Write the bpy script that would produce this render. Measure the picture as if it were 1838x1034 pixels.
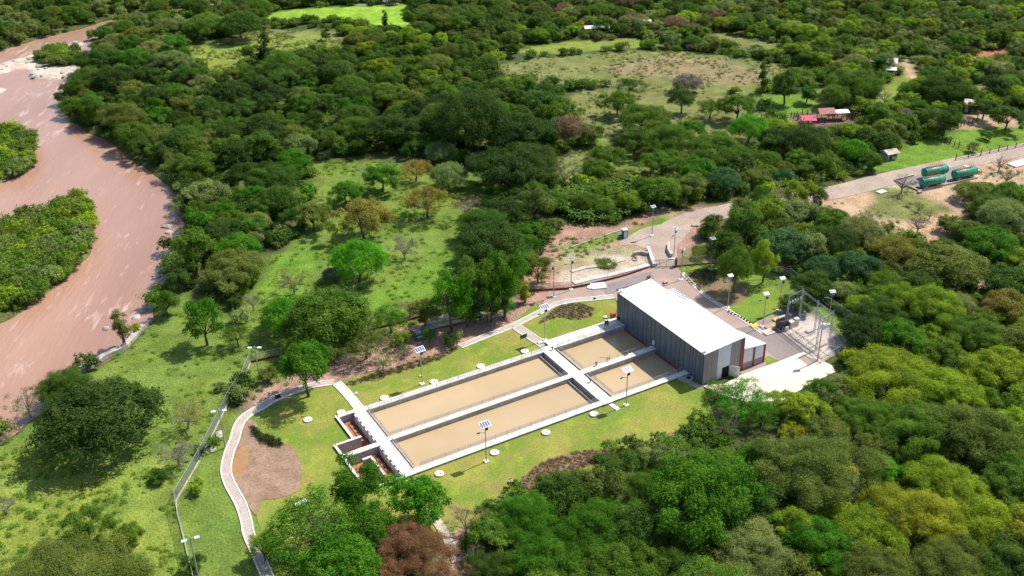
import bpy, bmesh, math, random
import numpy as np
from mathutils import Vector, Matrix
for o in list(bpy.data.objects): bpy.data.objects.remove(o)
SC = bpy.context.scene
COL = SC.collection
PI = math.pi
# ------------------------------------------------------------------ camera, sky, sun
W0, H0, CH = 1838., 1034., 118.
FPX, PITCH, ROLL = 1926.46, 0.505015, -0.018782
_F = np.array([0, math.cos(PITCH), -math.sin(PITCH)]); _U = np.array([0, math.sin(PITCH), math.cos(PITCH)]); _X = np.array([1., 0, 0])
CX = math.cos(ROLL)*_X + math.sin(ROLL)*_U
CU = -math.sin(ROLL)*_X + math.cos(ROLL)*_U
cam = bpy.data.cameras.new('camera'); co = bpy.data.objects.new('camera', cam); COL.objects.link(co)
cam.sensor_fit = 'HORIZONTAL'; cam.sensor_width = 36; cam.lens = 36*FPX/W0; cam.clip_end = 5000
m = Matrix.Identity(4)
for i in range(3):
    m[i][0] = CX[i]; m[i][1] = CU[i]; m[i][2] = -_F[i]
m[2][3] = CH
co.matrix_world = m
SC.camera = co
SUN_AZ, SUN_EL = math.radians(34), math.radians(53)      # azimuth counted from +X towards +Y
w = bpy.data.worlds.new('World'); SC.world = w; w.use_nodes = True
nt = w.node_tree; bg = nt.nodes['Background']
sky = nt.nodes.new('ShaderNodeTexSky'); sky.sky_type = 'NISHITA'; sky.sun_disc = False
sky.sun_elevation = SUN_EL; sky.sun_rotation = PI/2 - SUN_AZ; sky.air_density = 1.0; sky.dust_density = 1.0
nt.links.new(sky.outputs[0], bg.inputs[0]); bg.inputs[1].default_value = 0.14
sl = bpy.data.lights.new('sun', 'SUN'); sl.energy = 4.8; sl.angle = math.radians(.5); sl.color = (1, .955, .88)
so = bpy.data.objects.new('sun', sl); COL.objects.link(so)
sd = Vector((math.cos(SUN_EL)*math.cos(SUN_AZ), math.cos(SUN_EL)*math.sin(SUN_AZ), math.sin(SUN_EL)))
so.rotation_euler = sd.to_track_quat('Z', 'Y').to_euler()
so.location = (0, 200, 200)
SC.view_settings.view_transform = 'Standard'; SC.view_settings.look = 'None'
SC.view_settings.gamma = 1; SC.view_settings.exposure = 0.4; SC.view_settings.use_curve_mapping = False

# ------------------------------------------------------------------ picture <-> place
def P(px, py, z=0.):
    "point of the place, at height z, seen at a pixel of the photograph"
    d = _F + CX*(px-W0/2)/FPX - CU*(py-H0/2)/FPX
    t = (z-CH)/d[2]
    return Vector((d[0]*t, d[1]*t, z))
def mpp(px, py, z=0.):
    v = P(px, py, z) - Vector((0, 0, CH)); return v.dot(Vector(_F))/FPX
def to_px(X, Y, Z=0.):
    x = np.asarray(X, float); y = np.asarray(Y, float); z = Z-CH
    d = y*_F[1] + z*_F[2]
    return W0/2 + FPX*(x*CX[0]+y*CX[1]+z*CX[2])/d, H0/2 - FPX*(x*CU[0]+y*CU[1]+z*CU[2])/d
TO = Vector((-29.28, 166.10, 0)); YAW = 0.51662
TA = Vector((math.cos(YAW), math.sin(YAW), 0)); TB = Vector((math.sin(YAW), -math.cos(YAW), 0))
L1, L2, TW = 41.53, 60.67, 11.06
def L(u, v, z=0.): return TO + TA*u + TB*v + Vector((0, 0, z))

# ------------------------------------------------------------------ materials
MATS = {}
def new_mat(name):
    mt = bpy.data.materials.new(name); mt.use_nodes = True; MATS[name] = mt
    return mt, mt.node_tree, mt.node_tree.nodes['Principled BSDF']
def nd(nt, t, **kw):
    n = nt.nodes.new(t)
    for k, v in kw.items():
        if k in ('op',): n.operation = v
        elif k == 'ins':
            for i, x in v.items(): n.inputs[i].default_value = x
        else: setattr(n, k, v)
    return n
def mat(name, c, rough=.8, c2=None, scale=.6, fine=8., bump=0., metal=0., spec=.3, amt=.25):
    "two colours mixed by coarse noise, and a finer noise over them"
    mt, nt, b = new_mat(name)
    geo = nd(nt, 'ShaderNodeNewGeometry')
    n1 = nd(nt, 'ShaderNodeTexNoise', ins={'Scale': scale, 'Detail': 5., 'Roughness': .6})
    n2 = nd(nt, 'ShaderNodeTexNoise', ins={'Scale': fine, 'Detail': 3.})
    nt.links.new(geo.outputs['Position'], n1.inputs['Vector']); nt.links.new(geo.outputs['Position'], n2.inputs['Vector'])
    cr = nd(nt, 'ShaderNodeValToRGB'); cr.color_ramp.elements[0].position = .38; cr.color_ramp.elements[1].position = .64
    c2 = c2 or tuple(x*.8 for x in c)
    cr.color_ramp.elements[0].color = (*c, 1); cr.color_ramp.elements[1].color = (*c2, 1)
    nt.links.new(n1.outputs[0], cr.inputs[0])
    mr = nd(nt, 'ShaderNodeMapRange', ins={1: .3, 2: .7, 3: 1-amt, 4: 1+amt})
    nt.links.new(n2.outputs[0], mr.inputs[0])
    mx = nd(nt, 'ShaderNodeVectorMath', op='SCALE'); nt.links.new(cr.outputs[0], mx.inputs[0]); nt.links.new(mr.outputs[0], mx.inputs['Scale'])
    nt.links.new(mx.outputs[0], b.inputs['Base Color'])
    b.inputs['Roughness'].default_value = rough; b.inputs['Metallic'].default_value = metal; b.inputs['Specular IOR Level'].default_value = spec
    if bump:
        bp = nd(nt, 'ShaderNodeBump', ins={'Strength': bump, 'Distance': .1})
        nt.links.new(n2.outputs[0], bp.inputs['Height']); nt.links.new(bp.outputs[0], b.inputs['Normal'])
    return mt
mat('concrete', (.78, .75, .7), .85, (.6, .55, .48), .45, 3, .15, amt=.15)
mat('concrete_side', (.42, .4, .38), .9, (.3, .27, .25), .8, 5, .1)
mat('old_concrete', (.5, .45, .37), .9, (.36, .31, .25), .5, 4, .2)
mat('apron', (.74, .66, .54), .9, (.62, .52, .4), .25, 3, .1, amt=.12)
mat('paver', (.375, .27, .225), .85, (.3, .215, .18), .12, 6, .1, amt=.15)
mat('asphalt', (.25, .2, .185), .85, (.215, .175, .165), .2, 5, .1, amt=.12)
mat('gravel', (.52, .43, .38), .95, (.4, .33, .3), .4, 4, .3)
mat('road', (.31, .24, .195), .9, (.4, .31, .24), .15, 3, .2)
mat('path', (.45, .39, .34), .9, (.38, .32, .27), .4, 5, .1)
mt, nt, b = new_mat('lawn')
geo = nd(nt, 'ShaderNodeNewGeometry'); prev = None
def _noise(sc, det, a, bb, lo, hi):
    n = nd(nt, 'ShaderNodeTexNoise', ins={'Scale': sc, 'Detail': det, 'Roughness': .62, 'Distortion': .4}); nt.links.new(geo.outputs['Position'], n.inputs['Vector'])
    r = nd(nt, 'ShaderNodeMapRange', ins={1: a, 2: bb, 3: lo, 4: hi}); nt.links.new(n.outputs[0], r.inputs[0]); return r.outputs[0], n.outputs[0]
def _mix(f, c1, c2):
    mx = nd(nt, 'ShaderNodeMix', data_type='RGBA'); nt.links.new(f, mx.inputs['Factor'])
    for i, c in ((6, c1), (7, c2)):
        if isinstance(c, tuple): mx.inputs[i].default_value = (*c, 1)
        else: nt.links.new(c, mx.inputs[i])
    return mx.outputs[2]
c_ = _mix(_noise(.09, 5., .43, .66, 0, 1)[0], (.15, .215, .03), (.29, .26, .06))
c_ = _mix(_noise(.22, 6., .52, .7, 0, .75)[0], c_, (.26, .19, .07))
c_ = _mix(_noise(.35, 4., .55, .68, 0, .7)[0], c_, (.27, .33, .03))
f_, h_ = _noise(3.5, 4., .3, .7, .7, 1.3)
sc = nd(nt, 'ShaderNodeVectorMath', op='SCALE'); nt.links.new(c_, sc.inputs[0]); nt.links.new(f_, sc.inputs['Scale']); nt.links.new(sc.outputs[0], b.inputs['Base Color'])
b.inputs['Roughness'].default_value = .95; b.inputs['Specular IOR Level'].default_value = .1
bp = nd(nt, 'ShaderNodeBump', ins={'Strength': .5, 'Distance': .1}); nt.links.new(h_, bp.inputs['Height']); nt.links.new(bp.outputs[0], b.inputs['Normal'])
mat('bright_lawn', (.12, .21, .025), .95, (.19, .24, .04), .2, 3.5, .5, spec=.1)
mat('soil', (.31, .205, .135), .95, (.23, .145, .095), .3, 3, .3)
mat('bed_soil', (.22, .14, .085), .95, (.17, .15, .06), .4, 3, .3)
mat('brick_floor', (.46, .18, .09), .9, (.33, .125, .07), .6, 4, .1)
mat('brick_joint', (.12, .05, .03), .9)
mat('white_roof', (.82, .82, .82), .6, (.78, .78, .78), .3, 4, 0, amt=.04)
mat('slate', (.12, .14, .175), .5, (.105, .122, .155), .5, 3, 0, spec=.4, amt=.06)
mat('slate_grey', (.27, .25, .25), .6, (.24, .22, .22), .5, 3, 0, amt=.06)
mat('white_panel', (.62, .62, .66), .55, (.56, .56, .6), .5, 3, 0, amt=.05)
mat('rust_red', (.25, .055, .04), .6, (.2, .045, .035), .6, 4, 0, amt=.08)
mat('joint', (.01, .01, .012), .9)
mat('steel', (.4, .42, .42), .5, (.33, .35, .35), 1, 8, 0, 0, .5, .08)
mat('dark_steel', (.1, .1, .11), .5, (.07, .07, .08), 1, 8, 0, .4)
mat('lamp_pole', (.42, .38, .33), .5, (.36, .33, .29), 1, 8, 0, .2, .4, .06)
mat('white_paint', (.8, .8, .78), .5, (.74, .74, .72), 1, 6, 0, amt=.05)
mat('solar_cell', (.09, .12, .25), .25, (.08, .1, .22), 1, 8, 0, .0, .5, .05)
mat('black', (.02, .02, .022), .6)
mat('yellow', (.75, .5, .06), .6, amt=.1)
mat('orange', (.7, .2, .05), .6, amt=.1)
mat('red', (.65, .05, .03), .6, amt=.1)
mat('blue', (.03, .16, .5), .5, amt=.1)
mat('magenta', (.55, .04, .1), .6, (.48, .03, .09), amt=.1)
mat('tank_green', (.02, .28, .17), .4, (.02, .22, .13), .8, 4, 0, spec=.5, amt=.1)
mat('tank_cream', (.62, .55, .38), .5, (.5, .43, .28), .6, 4, .1)
mat('galvanised', (.3, .31, .33), .4, (.2, .21, .23), .6, 4, 0, .5)
mat('rust_pipe', (.3, .14, .05), .7)
mat('cement_tile', (.42, .2, .14), .8, (.33, .15, .1), .8, 6, .2)
mat('tin_white', (.7, .7, .68), .5, (.5, .48, .46), .5, 4)
mat('wood', (.45, .33, .2), .8, (.33, .22, .13), 2, 10)
mat('fence_wood', (.09, .065, .045), .9)
mat('bark', (.13, .1, .075), .95, (.08, .06, .045), 1, 6, .3)
mat('pale_bark', (.33, .28, .23), .95, (.24, .2, .16), 1, 6, .2)
mat('rock', (.48, .43, .37), .9, (.3, .26, .22), .6, 3, .3)
mat('skin', (.3, .16, .1), .6)
mat('cloth_dark', (.03, .03, .045), .9)
mat('cloth_white', (.75, .75, .73), .9)
mat('cloth_olive', (.1, .1, .05), .9)
mat('plate_glass', (.04, .05, .06), .1, amt=.02)

# chain-link: partly see-through thin wire
mt, nt, b = new_mat('chain_link')
tr = nd(nt, 'ShaderNodeBsdfTransparent'); ms = nd(nt, 'ShaderNodeMixShader', ins={0: .32})
b.inputs['Base Color'].default_value = (.35, .36, .38, 1); b.inputs['Metallic'].default_value = .3; b.inputs['Roughness'].default_value = .5
nt.links.new(tr.outputs[0], ms.inputs[1]); nt.links.new(b.outputs[0], ms.inputs[2]); nt.links.new(ms.outputs[0], nt.nodes['Material Output'].inputs[0])

# foliage: colour of the object or the instance, varied leaf by leaf
def foliage(name, transl=.3):
    mt, nt, b = new_mat(name)
    oi = nd(nt, 'ShaderNodeObjectInfo')
    at = nd(nt, 'ShaderNodeAttribute', attribute_type='INSTANCER', attribute_name='tint')
    ad = nd(nt, 'ShaderNodeVectorMath', op='ADD'); nt.links.new(oi.outputs['Color'], ad.inputs[0]); nt.links.new(at.outputs['Color'], ad.inputs[1])
    va = nd(nt, 'ShaderNodeAttribute', attribute_name='var')
    mr = nd(nt, 'ShaderNodeMapRange', ins={1: 0., 2: 1., 3: .5, 4: 1.5}); nt.links.new(va.outputs['Fac'], mr.inputs[0])
    sc = nd(nt, 'ShaderNodeVectorMath', op='SCALE'); nt.links.new(ad.outputs[0], sc.inputs[0]); nt.links.new(mr.outputs[0], sc.inputs['Scale'])
    hs = nd(nt, 'ShaderNodeHueSaturation')
    mh = nd(nt, 'ShaderNodeMapRange', ins={1: 0., 2: 1., 3: .52, 4: .475}); nt.links.new(va.outputs['Fac'], mh.inputs[0])
    nt.links.new(mh.outputs[0], hs.inputs['Hue']); nt.links.new(sc.outputs[0], hs.inputs['Color'])
    b.inputs['Roughness'].default_value = .6; b.inputs['Specular IOR Level'].default_value = .08
    nt.links.new(hs.outputs[0], b.inputs['Base Color'])
    tl = nd(nt, 'ShaderNodeBsdfTranslucent'); ms = nd(nt, 'ShaderNodeMixShader', ins={0: transl})
    nt.links.new(hs.outputs[0], tl.inputs[0]); nt.links.new(b.outputs[0], ms.inputs[1]); nt.links.new(tl.outputs[0], ms.inputs[2])
    nt.links.new(ms.outputs[0], nt.nodes['Material Output'].inputs[0])
    return mt
foliage('leaves', .38)

# muddy water of the tanks and of the river
def water(name, c, c2, scale, rough, bump, bscale, foam=None, stretch=None):
    mt, nt, b = new_mat(name)
    geo = nd(nt, 'ShaderNodeNewGeometry'); mp = nd(nt, 'ShaderNodeMapping')
    if stretch: mp.inputs['Rotation'].default_value[2] = stretch[0]; mp.inputs['Scale'].default_value = (1, stretch[1], 1)
    nt.links.new(geo.outputs['Position'], mp.inputs[0])
    n1 = nd(nt, 'ShaderNodeTexNoise', ins={'Scale': scale, 'Detail': 6., 'Roughness': .55})
    n2 = nd(nt, 'ShaderNodeTexNoise', ins={'Scale': bscale, 'Detail': 5., 'Roughness': .6})
    for n in (n1, n2): nt.links.new(mp.outputs[0], n.inputs['Vector'])
    cr = nd(nt, 'ShaderNodeValToRGB'); cr.color_ramp.elements[0].position = .35; cr.color_ramp.elements[1].position = .65
    cr.color_ramp.elements[0].color = (*c, 1); cr.color_ramp.elements[1].color = (*c2, 1)
    nt.links.new(n1.outputs[0], cr.inputs[0]); out = cr.outputs[0]
    if foam:
        n3 = nd(nt, 'ShaderNodeTexNoise', ins={'Scale': .035, 'Detail': 2.}); nt.links.new(geo.outputs['Position'], n3.inputs['Vector'])
        n4 = nd(nt, 'ShaderNodeTexNoise', ins={'Scale': .55, 'Detail': 6., 'Roughness': .7}); nt.links.new(mp.outputs[0], n4.inputs['Vector'])
        r3 = nd(nt, 'ShaderNodeMapRange', ins={1: .5, 2: .7, 3: 0., 4: .16}); nt.links.new(n3.outputs[0], r3.inputs[0])
        s = nd(nt, 'ShaderNodeMath', op='ADD'); nt.links.new(n4.outputs[0], s.inputs[0]); nt.links.new(r3.outputs[0], s.inputs[1])
        r4 = nd(nt, 'ShaderNodeMapRange', ins={1: .6, 2: .8, 3: 0., 4: .85}); nt.links.new(s.outputs[0], r4.inputs[0])
        mx = nd(nt, 'ShaderNodeMix', data_type='RGBA'); nt.links.new(r4.outputs[0], mx.inputs['Factor'])
        nt.links.new(out, mx.inputs[6]); mx.inputs[7].default_value = (*foam, 1); out = mx.outputs[2]
    nt.links.new(out, b.inputs['Base Color'])
    b.inputs['Roughness'].default_value = rough; b.inputs['Specular IOR Level'].default_value = .5
    bp = nd(nt, 'ShaderNodeBump', ins={'Strength': bump, 'Distance': .3}); nt.links.new(n2.outputs[0], bp.inputs['Height']); nt.links.new(bp.outputs[0], b.inputs['Normal'])
    return mt
water('tank_water', (.5, .365, .205), (.43, .315, .172), .045, .18, .02, 2.)
water('river_water', (.415, .24, .165), (.325, .18, .12), .04, .22, .5, 1.0, foam=(.6, .45, .38), stretch=(1.15, .22))
water('pond_water', (.3, .3, .28), (.26, .26, .24), .1, .1, .02, 2.)

# ------------------------------------------------------------------ mesh helpers
def tag(o, label=None, cat=None, group=None, kind=None):
    if label: o['label'] = label
    if cat: o['category'] = cat
    if group: o['group'] = group
    if kind: o['kind'] = kind
    return o
def empty(name, loc=(0, 0, 0), rz=0, label=None, cat=None, group=None):
    o = bpy.data.objects.new(name, None); COL.objects.link(o); o.location = loc; o.rotation_euler.z = rz
    o.empty_display_size = .5
    return tag(o, label, cat, group)
def np_mesh(name, V, F, mats, attr=None, smooth=False, fsize=4):
    me = bpy.data.meshes.new(name); V = np.asarray(V, np.float32); F = np.asarray(F, np.int32)
    me.vertices.add(len(V)); me.vertices.foreach_set('co', V.ravel())
    k = F.shape[1]; me.loops.add(F.size); me.loops.foreach_set('vertex_index', F.ravel())
    me.polygons.add(len(F)); me.polygons.foreach_set('loop_start', np.arange(0, F.size, k, dtype=np.int32)); me.polygons.foreach_set('loop_total', np.full(len(F), k, np.int32))
    for mm in mats: me.materials.append(MATS[mm])
    if attr is not None:
        a = me.attributes.new('var', 'FLOAT', 'FACE'); a.data.foreach_set('value', np.asarray(attr, np.float32))
    if smooth: me.polygons.foreach_set('use_smooth', np.ones(len(F), bool))
    me.update(calc_edges=True); return me
class MB:
    def __init__(s): s.v = []; s.f = []; s.m = []; s.mats = []
    def _m(s, m):
        if m not in s.mats: s.mats.append(m)
        return s.mats.index(m)
    def add(s, vs, fs, m='concrete'):
        n = len(s.v); s.v += [tuple(v) for v in vs]; k = s._m(m)
        for f in fs: s.f.append([n+i for i in f]); s.m.append(k)
    def hexa(s, p, m='concrete'):      # 8 points: bottom 4, top 4
        s.add(p, [(3, 2, 1, 0), (4, 5, 6, 7), (0, 1, 5, 4), (1, 2, 6, 5), (2, 3, 7, 6), (3, 0, 4, 7)], m)
    def box(s, c, d, m='concrete', rz=0):
        cs, sn = math.cos(rz), math.sin(rz); x, y, z = (d[0]/2, d[1]/2, d[2]/2); p = []
        for zz in (-z, z):
            for sx, sy in ((-1, -1), (1, -1), (1, 1), (-1, 1)):
                a, b = sx*x, sy*y; p.append((c[0]+a*cs-b*sn, c[1]+a*sn+b*cs, c[2]+zz))
        s.hexa(p, m)
    def lbox(s, u0, u1, v0, v1, z0, z1, m='concrete'):   # in the tanks' frame
        s.hexa([L(u0, v1, z0), L(u1, v1, z0), L(u1, v0, z0), L(u0, v0, z0), L(u0, v1, z1), L(u1, v1, z1), L(u1, v0, z1), L(u0, v0, z1)], m)
    def tube(s, pts, r, m='steel', n=6, cap=True):
        pts = [Vector(p) for p in pts]
        if not hasattr(r, '__len__'): r = [r]*len(pts)
        base = len(s.v); rings = []
        for i, p in enumerate(pts):
            t = (pts[min(i+1, len(pts)-1)] - pts[max(i-1, 0)]).normalized()
            a = t.cross(Vector((0, 0, 1)) if abs(t.z) < .9 else Vector((1, 0, 0))).normalized(); b = t.cross(a)
            rings.append([p + a*(r[i]*math.cos(2*PI*k/n)) + b*(r[i]*math.sin(2*PI*k/n)) for k in range(n)])
        vs = [v for R in rings for v in R]; fs = []
        for i in range(len(pts)-1):
            for k in range(n): fs.append((i*n+k, i*n+(k+1) % n, (i+1)*n+(k+1) % n, (i+1)*n+k))
        if cap: fs.append(tuple(range(n))[::-1]); fs.append(tuple((len(pts)-1)*n+k for k in range(n)))
        s.add(vs, fs, m)
    def cyl(s, c, r, h, m='concrete', n=20, r2=None):
        s.tube([c, (c[0], c[1], c[2]+h)], [r, r if r2 is None else r2], m, n)
    def build(s, name, parent=None, m=None, recalc=True, smooth=False):
        me = bpy.data.meshes.new(name); me.from_pydata(s.v, [], s.f)
        for mm in (s.mats if m is None else [m]): me.materials.append(MATS[mm])
        if m is None: me.polygons.foreach_set('material_index', s.m)
        if recalc:
            bm = bmesh.new(); bm.from_mesh(me); bmesh.ops.recalc_face_normals(bm, faces=bm.faces); bm.to_mesh(me); bm.free()
        if smooth:
            for p in me.polygons: p.use_smooth = True
        me.update(); o = bpy.data.objects.new(name, me); COL.objects.link(o)
        if parent: o.parent = parent
        return o
def struct(o): o['kind'] = 'structure'; return o
def smooth_line(pts, n=6, closed=False):
    out = []; N = len(pts)
    rng = range(N if closed else N-1)
    for i in rng:
        g = (lambda k: pts[k % N]) if closed else (lambda k: pts[max(0, min(N-1, k))])
        p0, p1, p2, p3 = g(i-1), g(i), g(i+1), g(i+2)
        for j in range(n):
            t = j/n
            out.append(tuple(.5*((2*p1[a]) + (-p0[a]+p2[a])*t + (2*p0[a]-5*p1[a]+4*p2[a]-p3[a])*t*t + (-p0[a]+3*p1[a]-3*p2[a]+p3[a])*t**3) for a in range(2)))
    if not closed: out.append(tuple(pts[-1]))
    return out
def sheet(name, pix, z, m, world=False, sm=0, lift=0):
    "a flat sheet bounded by a polygon"
    pts = smooth_line(pix, sm, True) if sm else pix
    vs = [(Vector((p[0], p[1], z)) if world else P(p[0], p[1], 0)) for p in pts]
    vs = [Vector((v.x, v.y, z)) for v in vs]
    bm = bmesh.new(); f = bm.faces.new([bm.verts.new(v) for v in vs]); f.normal_update()
    if f.normal.z < 0: f.normal_flip()
    bmesh.ops.triangulate(bm, faces=bm.faces)
    me = bpy.data.meshes.new(name); bm.to_mesh(me); bm.free(); me.materials.append(MATS[m])
    o = bpy.data.objects.new(name, me); COL.objects.link(o); return o
def offset_line(vs, off):
    out = []
    for i, p in enumerate(vs):
        t = (vs[min(i+1, len(vs)-1)] - vs[max(i-1, 0)]); t.z = 0; t.normalize()
        out.append(p + Vector((-t.y, t.x, 0))*off)
    return out
def ribbon(mb, vs, w, z0, z1, m, off=0):
    a = offset_line(vs, off-w/2); b = offset_line(vs, off+w/2)
    for i in range(len(vs)-1):
        q = [a[i], a[i+1], b[i+1], b[i]]
        mb.hexa([(p.x, p.y, z0) for p in q] + [(p.x, p.y, z1) for p in q], m)
def pline(pix, sm=6, z=0): return [P(p[0], p[1], z) for p in (smooth_line(pix, sm) if sm else pix)]
def copy_tree(o, parent=None):
    c = o.copy(); COL.objects.link(c)
    if parent: c.parent = parent
    for ch in list(o.children): copy_tree(ch, c)
    return c

# ------------------------------------------------------------------ value noise for the land
_rs = np.random.RandomState(5); _G = _rs.rand(256, 256)
def vnoise(x, y, s):
    x = np.asarray(x)/s + 100.3; y = np.asarray(y)/s + 57.7
    xi = np.floor(x).astype(int); yi = np.floor(y).astype(int); fx = x-xi; fy = y-yi; fx = fx*fx*(3-2*fx); fy = fy*fy*(3-2*fy)
    g = lambda a, b: _G[a % 256, b % 256]
    return (g(xi, yi)*(1-fx)+g(xi+1, yi)*fx)*(1-fy) + (g(xi, yi+1)*(1-fx)+g(xi+1, yi+1)*fx)*fy
def inside(px, py, poly):
    px = np.asarray(px); py = np.asarray(py); r = np.zeros(px.shape, bool); n = len(poly)
    for i in range(n):
        x1, y1 = poly[i]; x2, y2 = poly[(i+1) % n]
        c = ((y1 > py) != (y2 > py)); xx = (x2-x1)*(py-y1)/((y2-y1) or 1e-9)+x1
        r ^= c & (px < xx)
    return r
def wpoly(pix, sm=0):
    pts = smooth_line(pix, sm, True) if sm else pix
    return [tuple(P(a, b))[:2] for a, b in pts]

RIVER = [(430, -3), (421, 3), (345, 10), (277, 24), (216, 38), (184, 51), (166, 69), (169, 88), (169, 112), (117, 149), (113, 203), (149, 233), (183, 246),
         (216, 269), (257, 296), (294, 327), (316, 352), (328, 413), (306, 443), (298, 487), (277, 521), (271, 561), (257, 582), (217, 619),
         (178, 646), (145, 664), (100, 700), (60, 745), (0, 788), (-120, 850), (-900, 850), (-900, 110), (-300, 108), (0, 88), (78, 64), (142, 50), (162, 43), (190, 34), (270, 21), (330, 10), (400, -4)]
ISLE = [(120, 348), (150, 345), (163, 370), (176, 410), (162, 450), (132, 495), (85, 520), (60, 545), (0, 577), (-200, 640), (-300, 560), (-200, 480), (0, 412), (20, 378), (72, 375), (100, 362)]
BAR = [(-40, 135), (-10, 112), (18, 104), (48, 93), (80, 92), (110, 90), (140, 96), (158, 108), (166, 118), (150, 125), (130, 132), (100, 142), (75, 142), (50, 138), (52, 122), (30, 122)]
BARW = [(125, 75), (160, 66), (163, 72), (140, 79)]
ISLB = [(-60, 225), (0, 225), (30, 238), (50, 248), (60, 262), (62, 296), (30, 312), (0, 328), (-60, 340)]
BARL = [(-40, 158), (0, 152), (14, 150), (6, 165), (-40, 172)]
RIV_W = wpoly(RIVER); ISL_W = [wpoly(ISLE), wpoly(BAR), wpoly(ISLB), wpoly(BARL), wpoly(BARW)]
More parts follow.
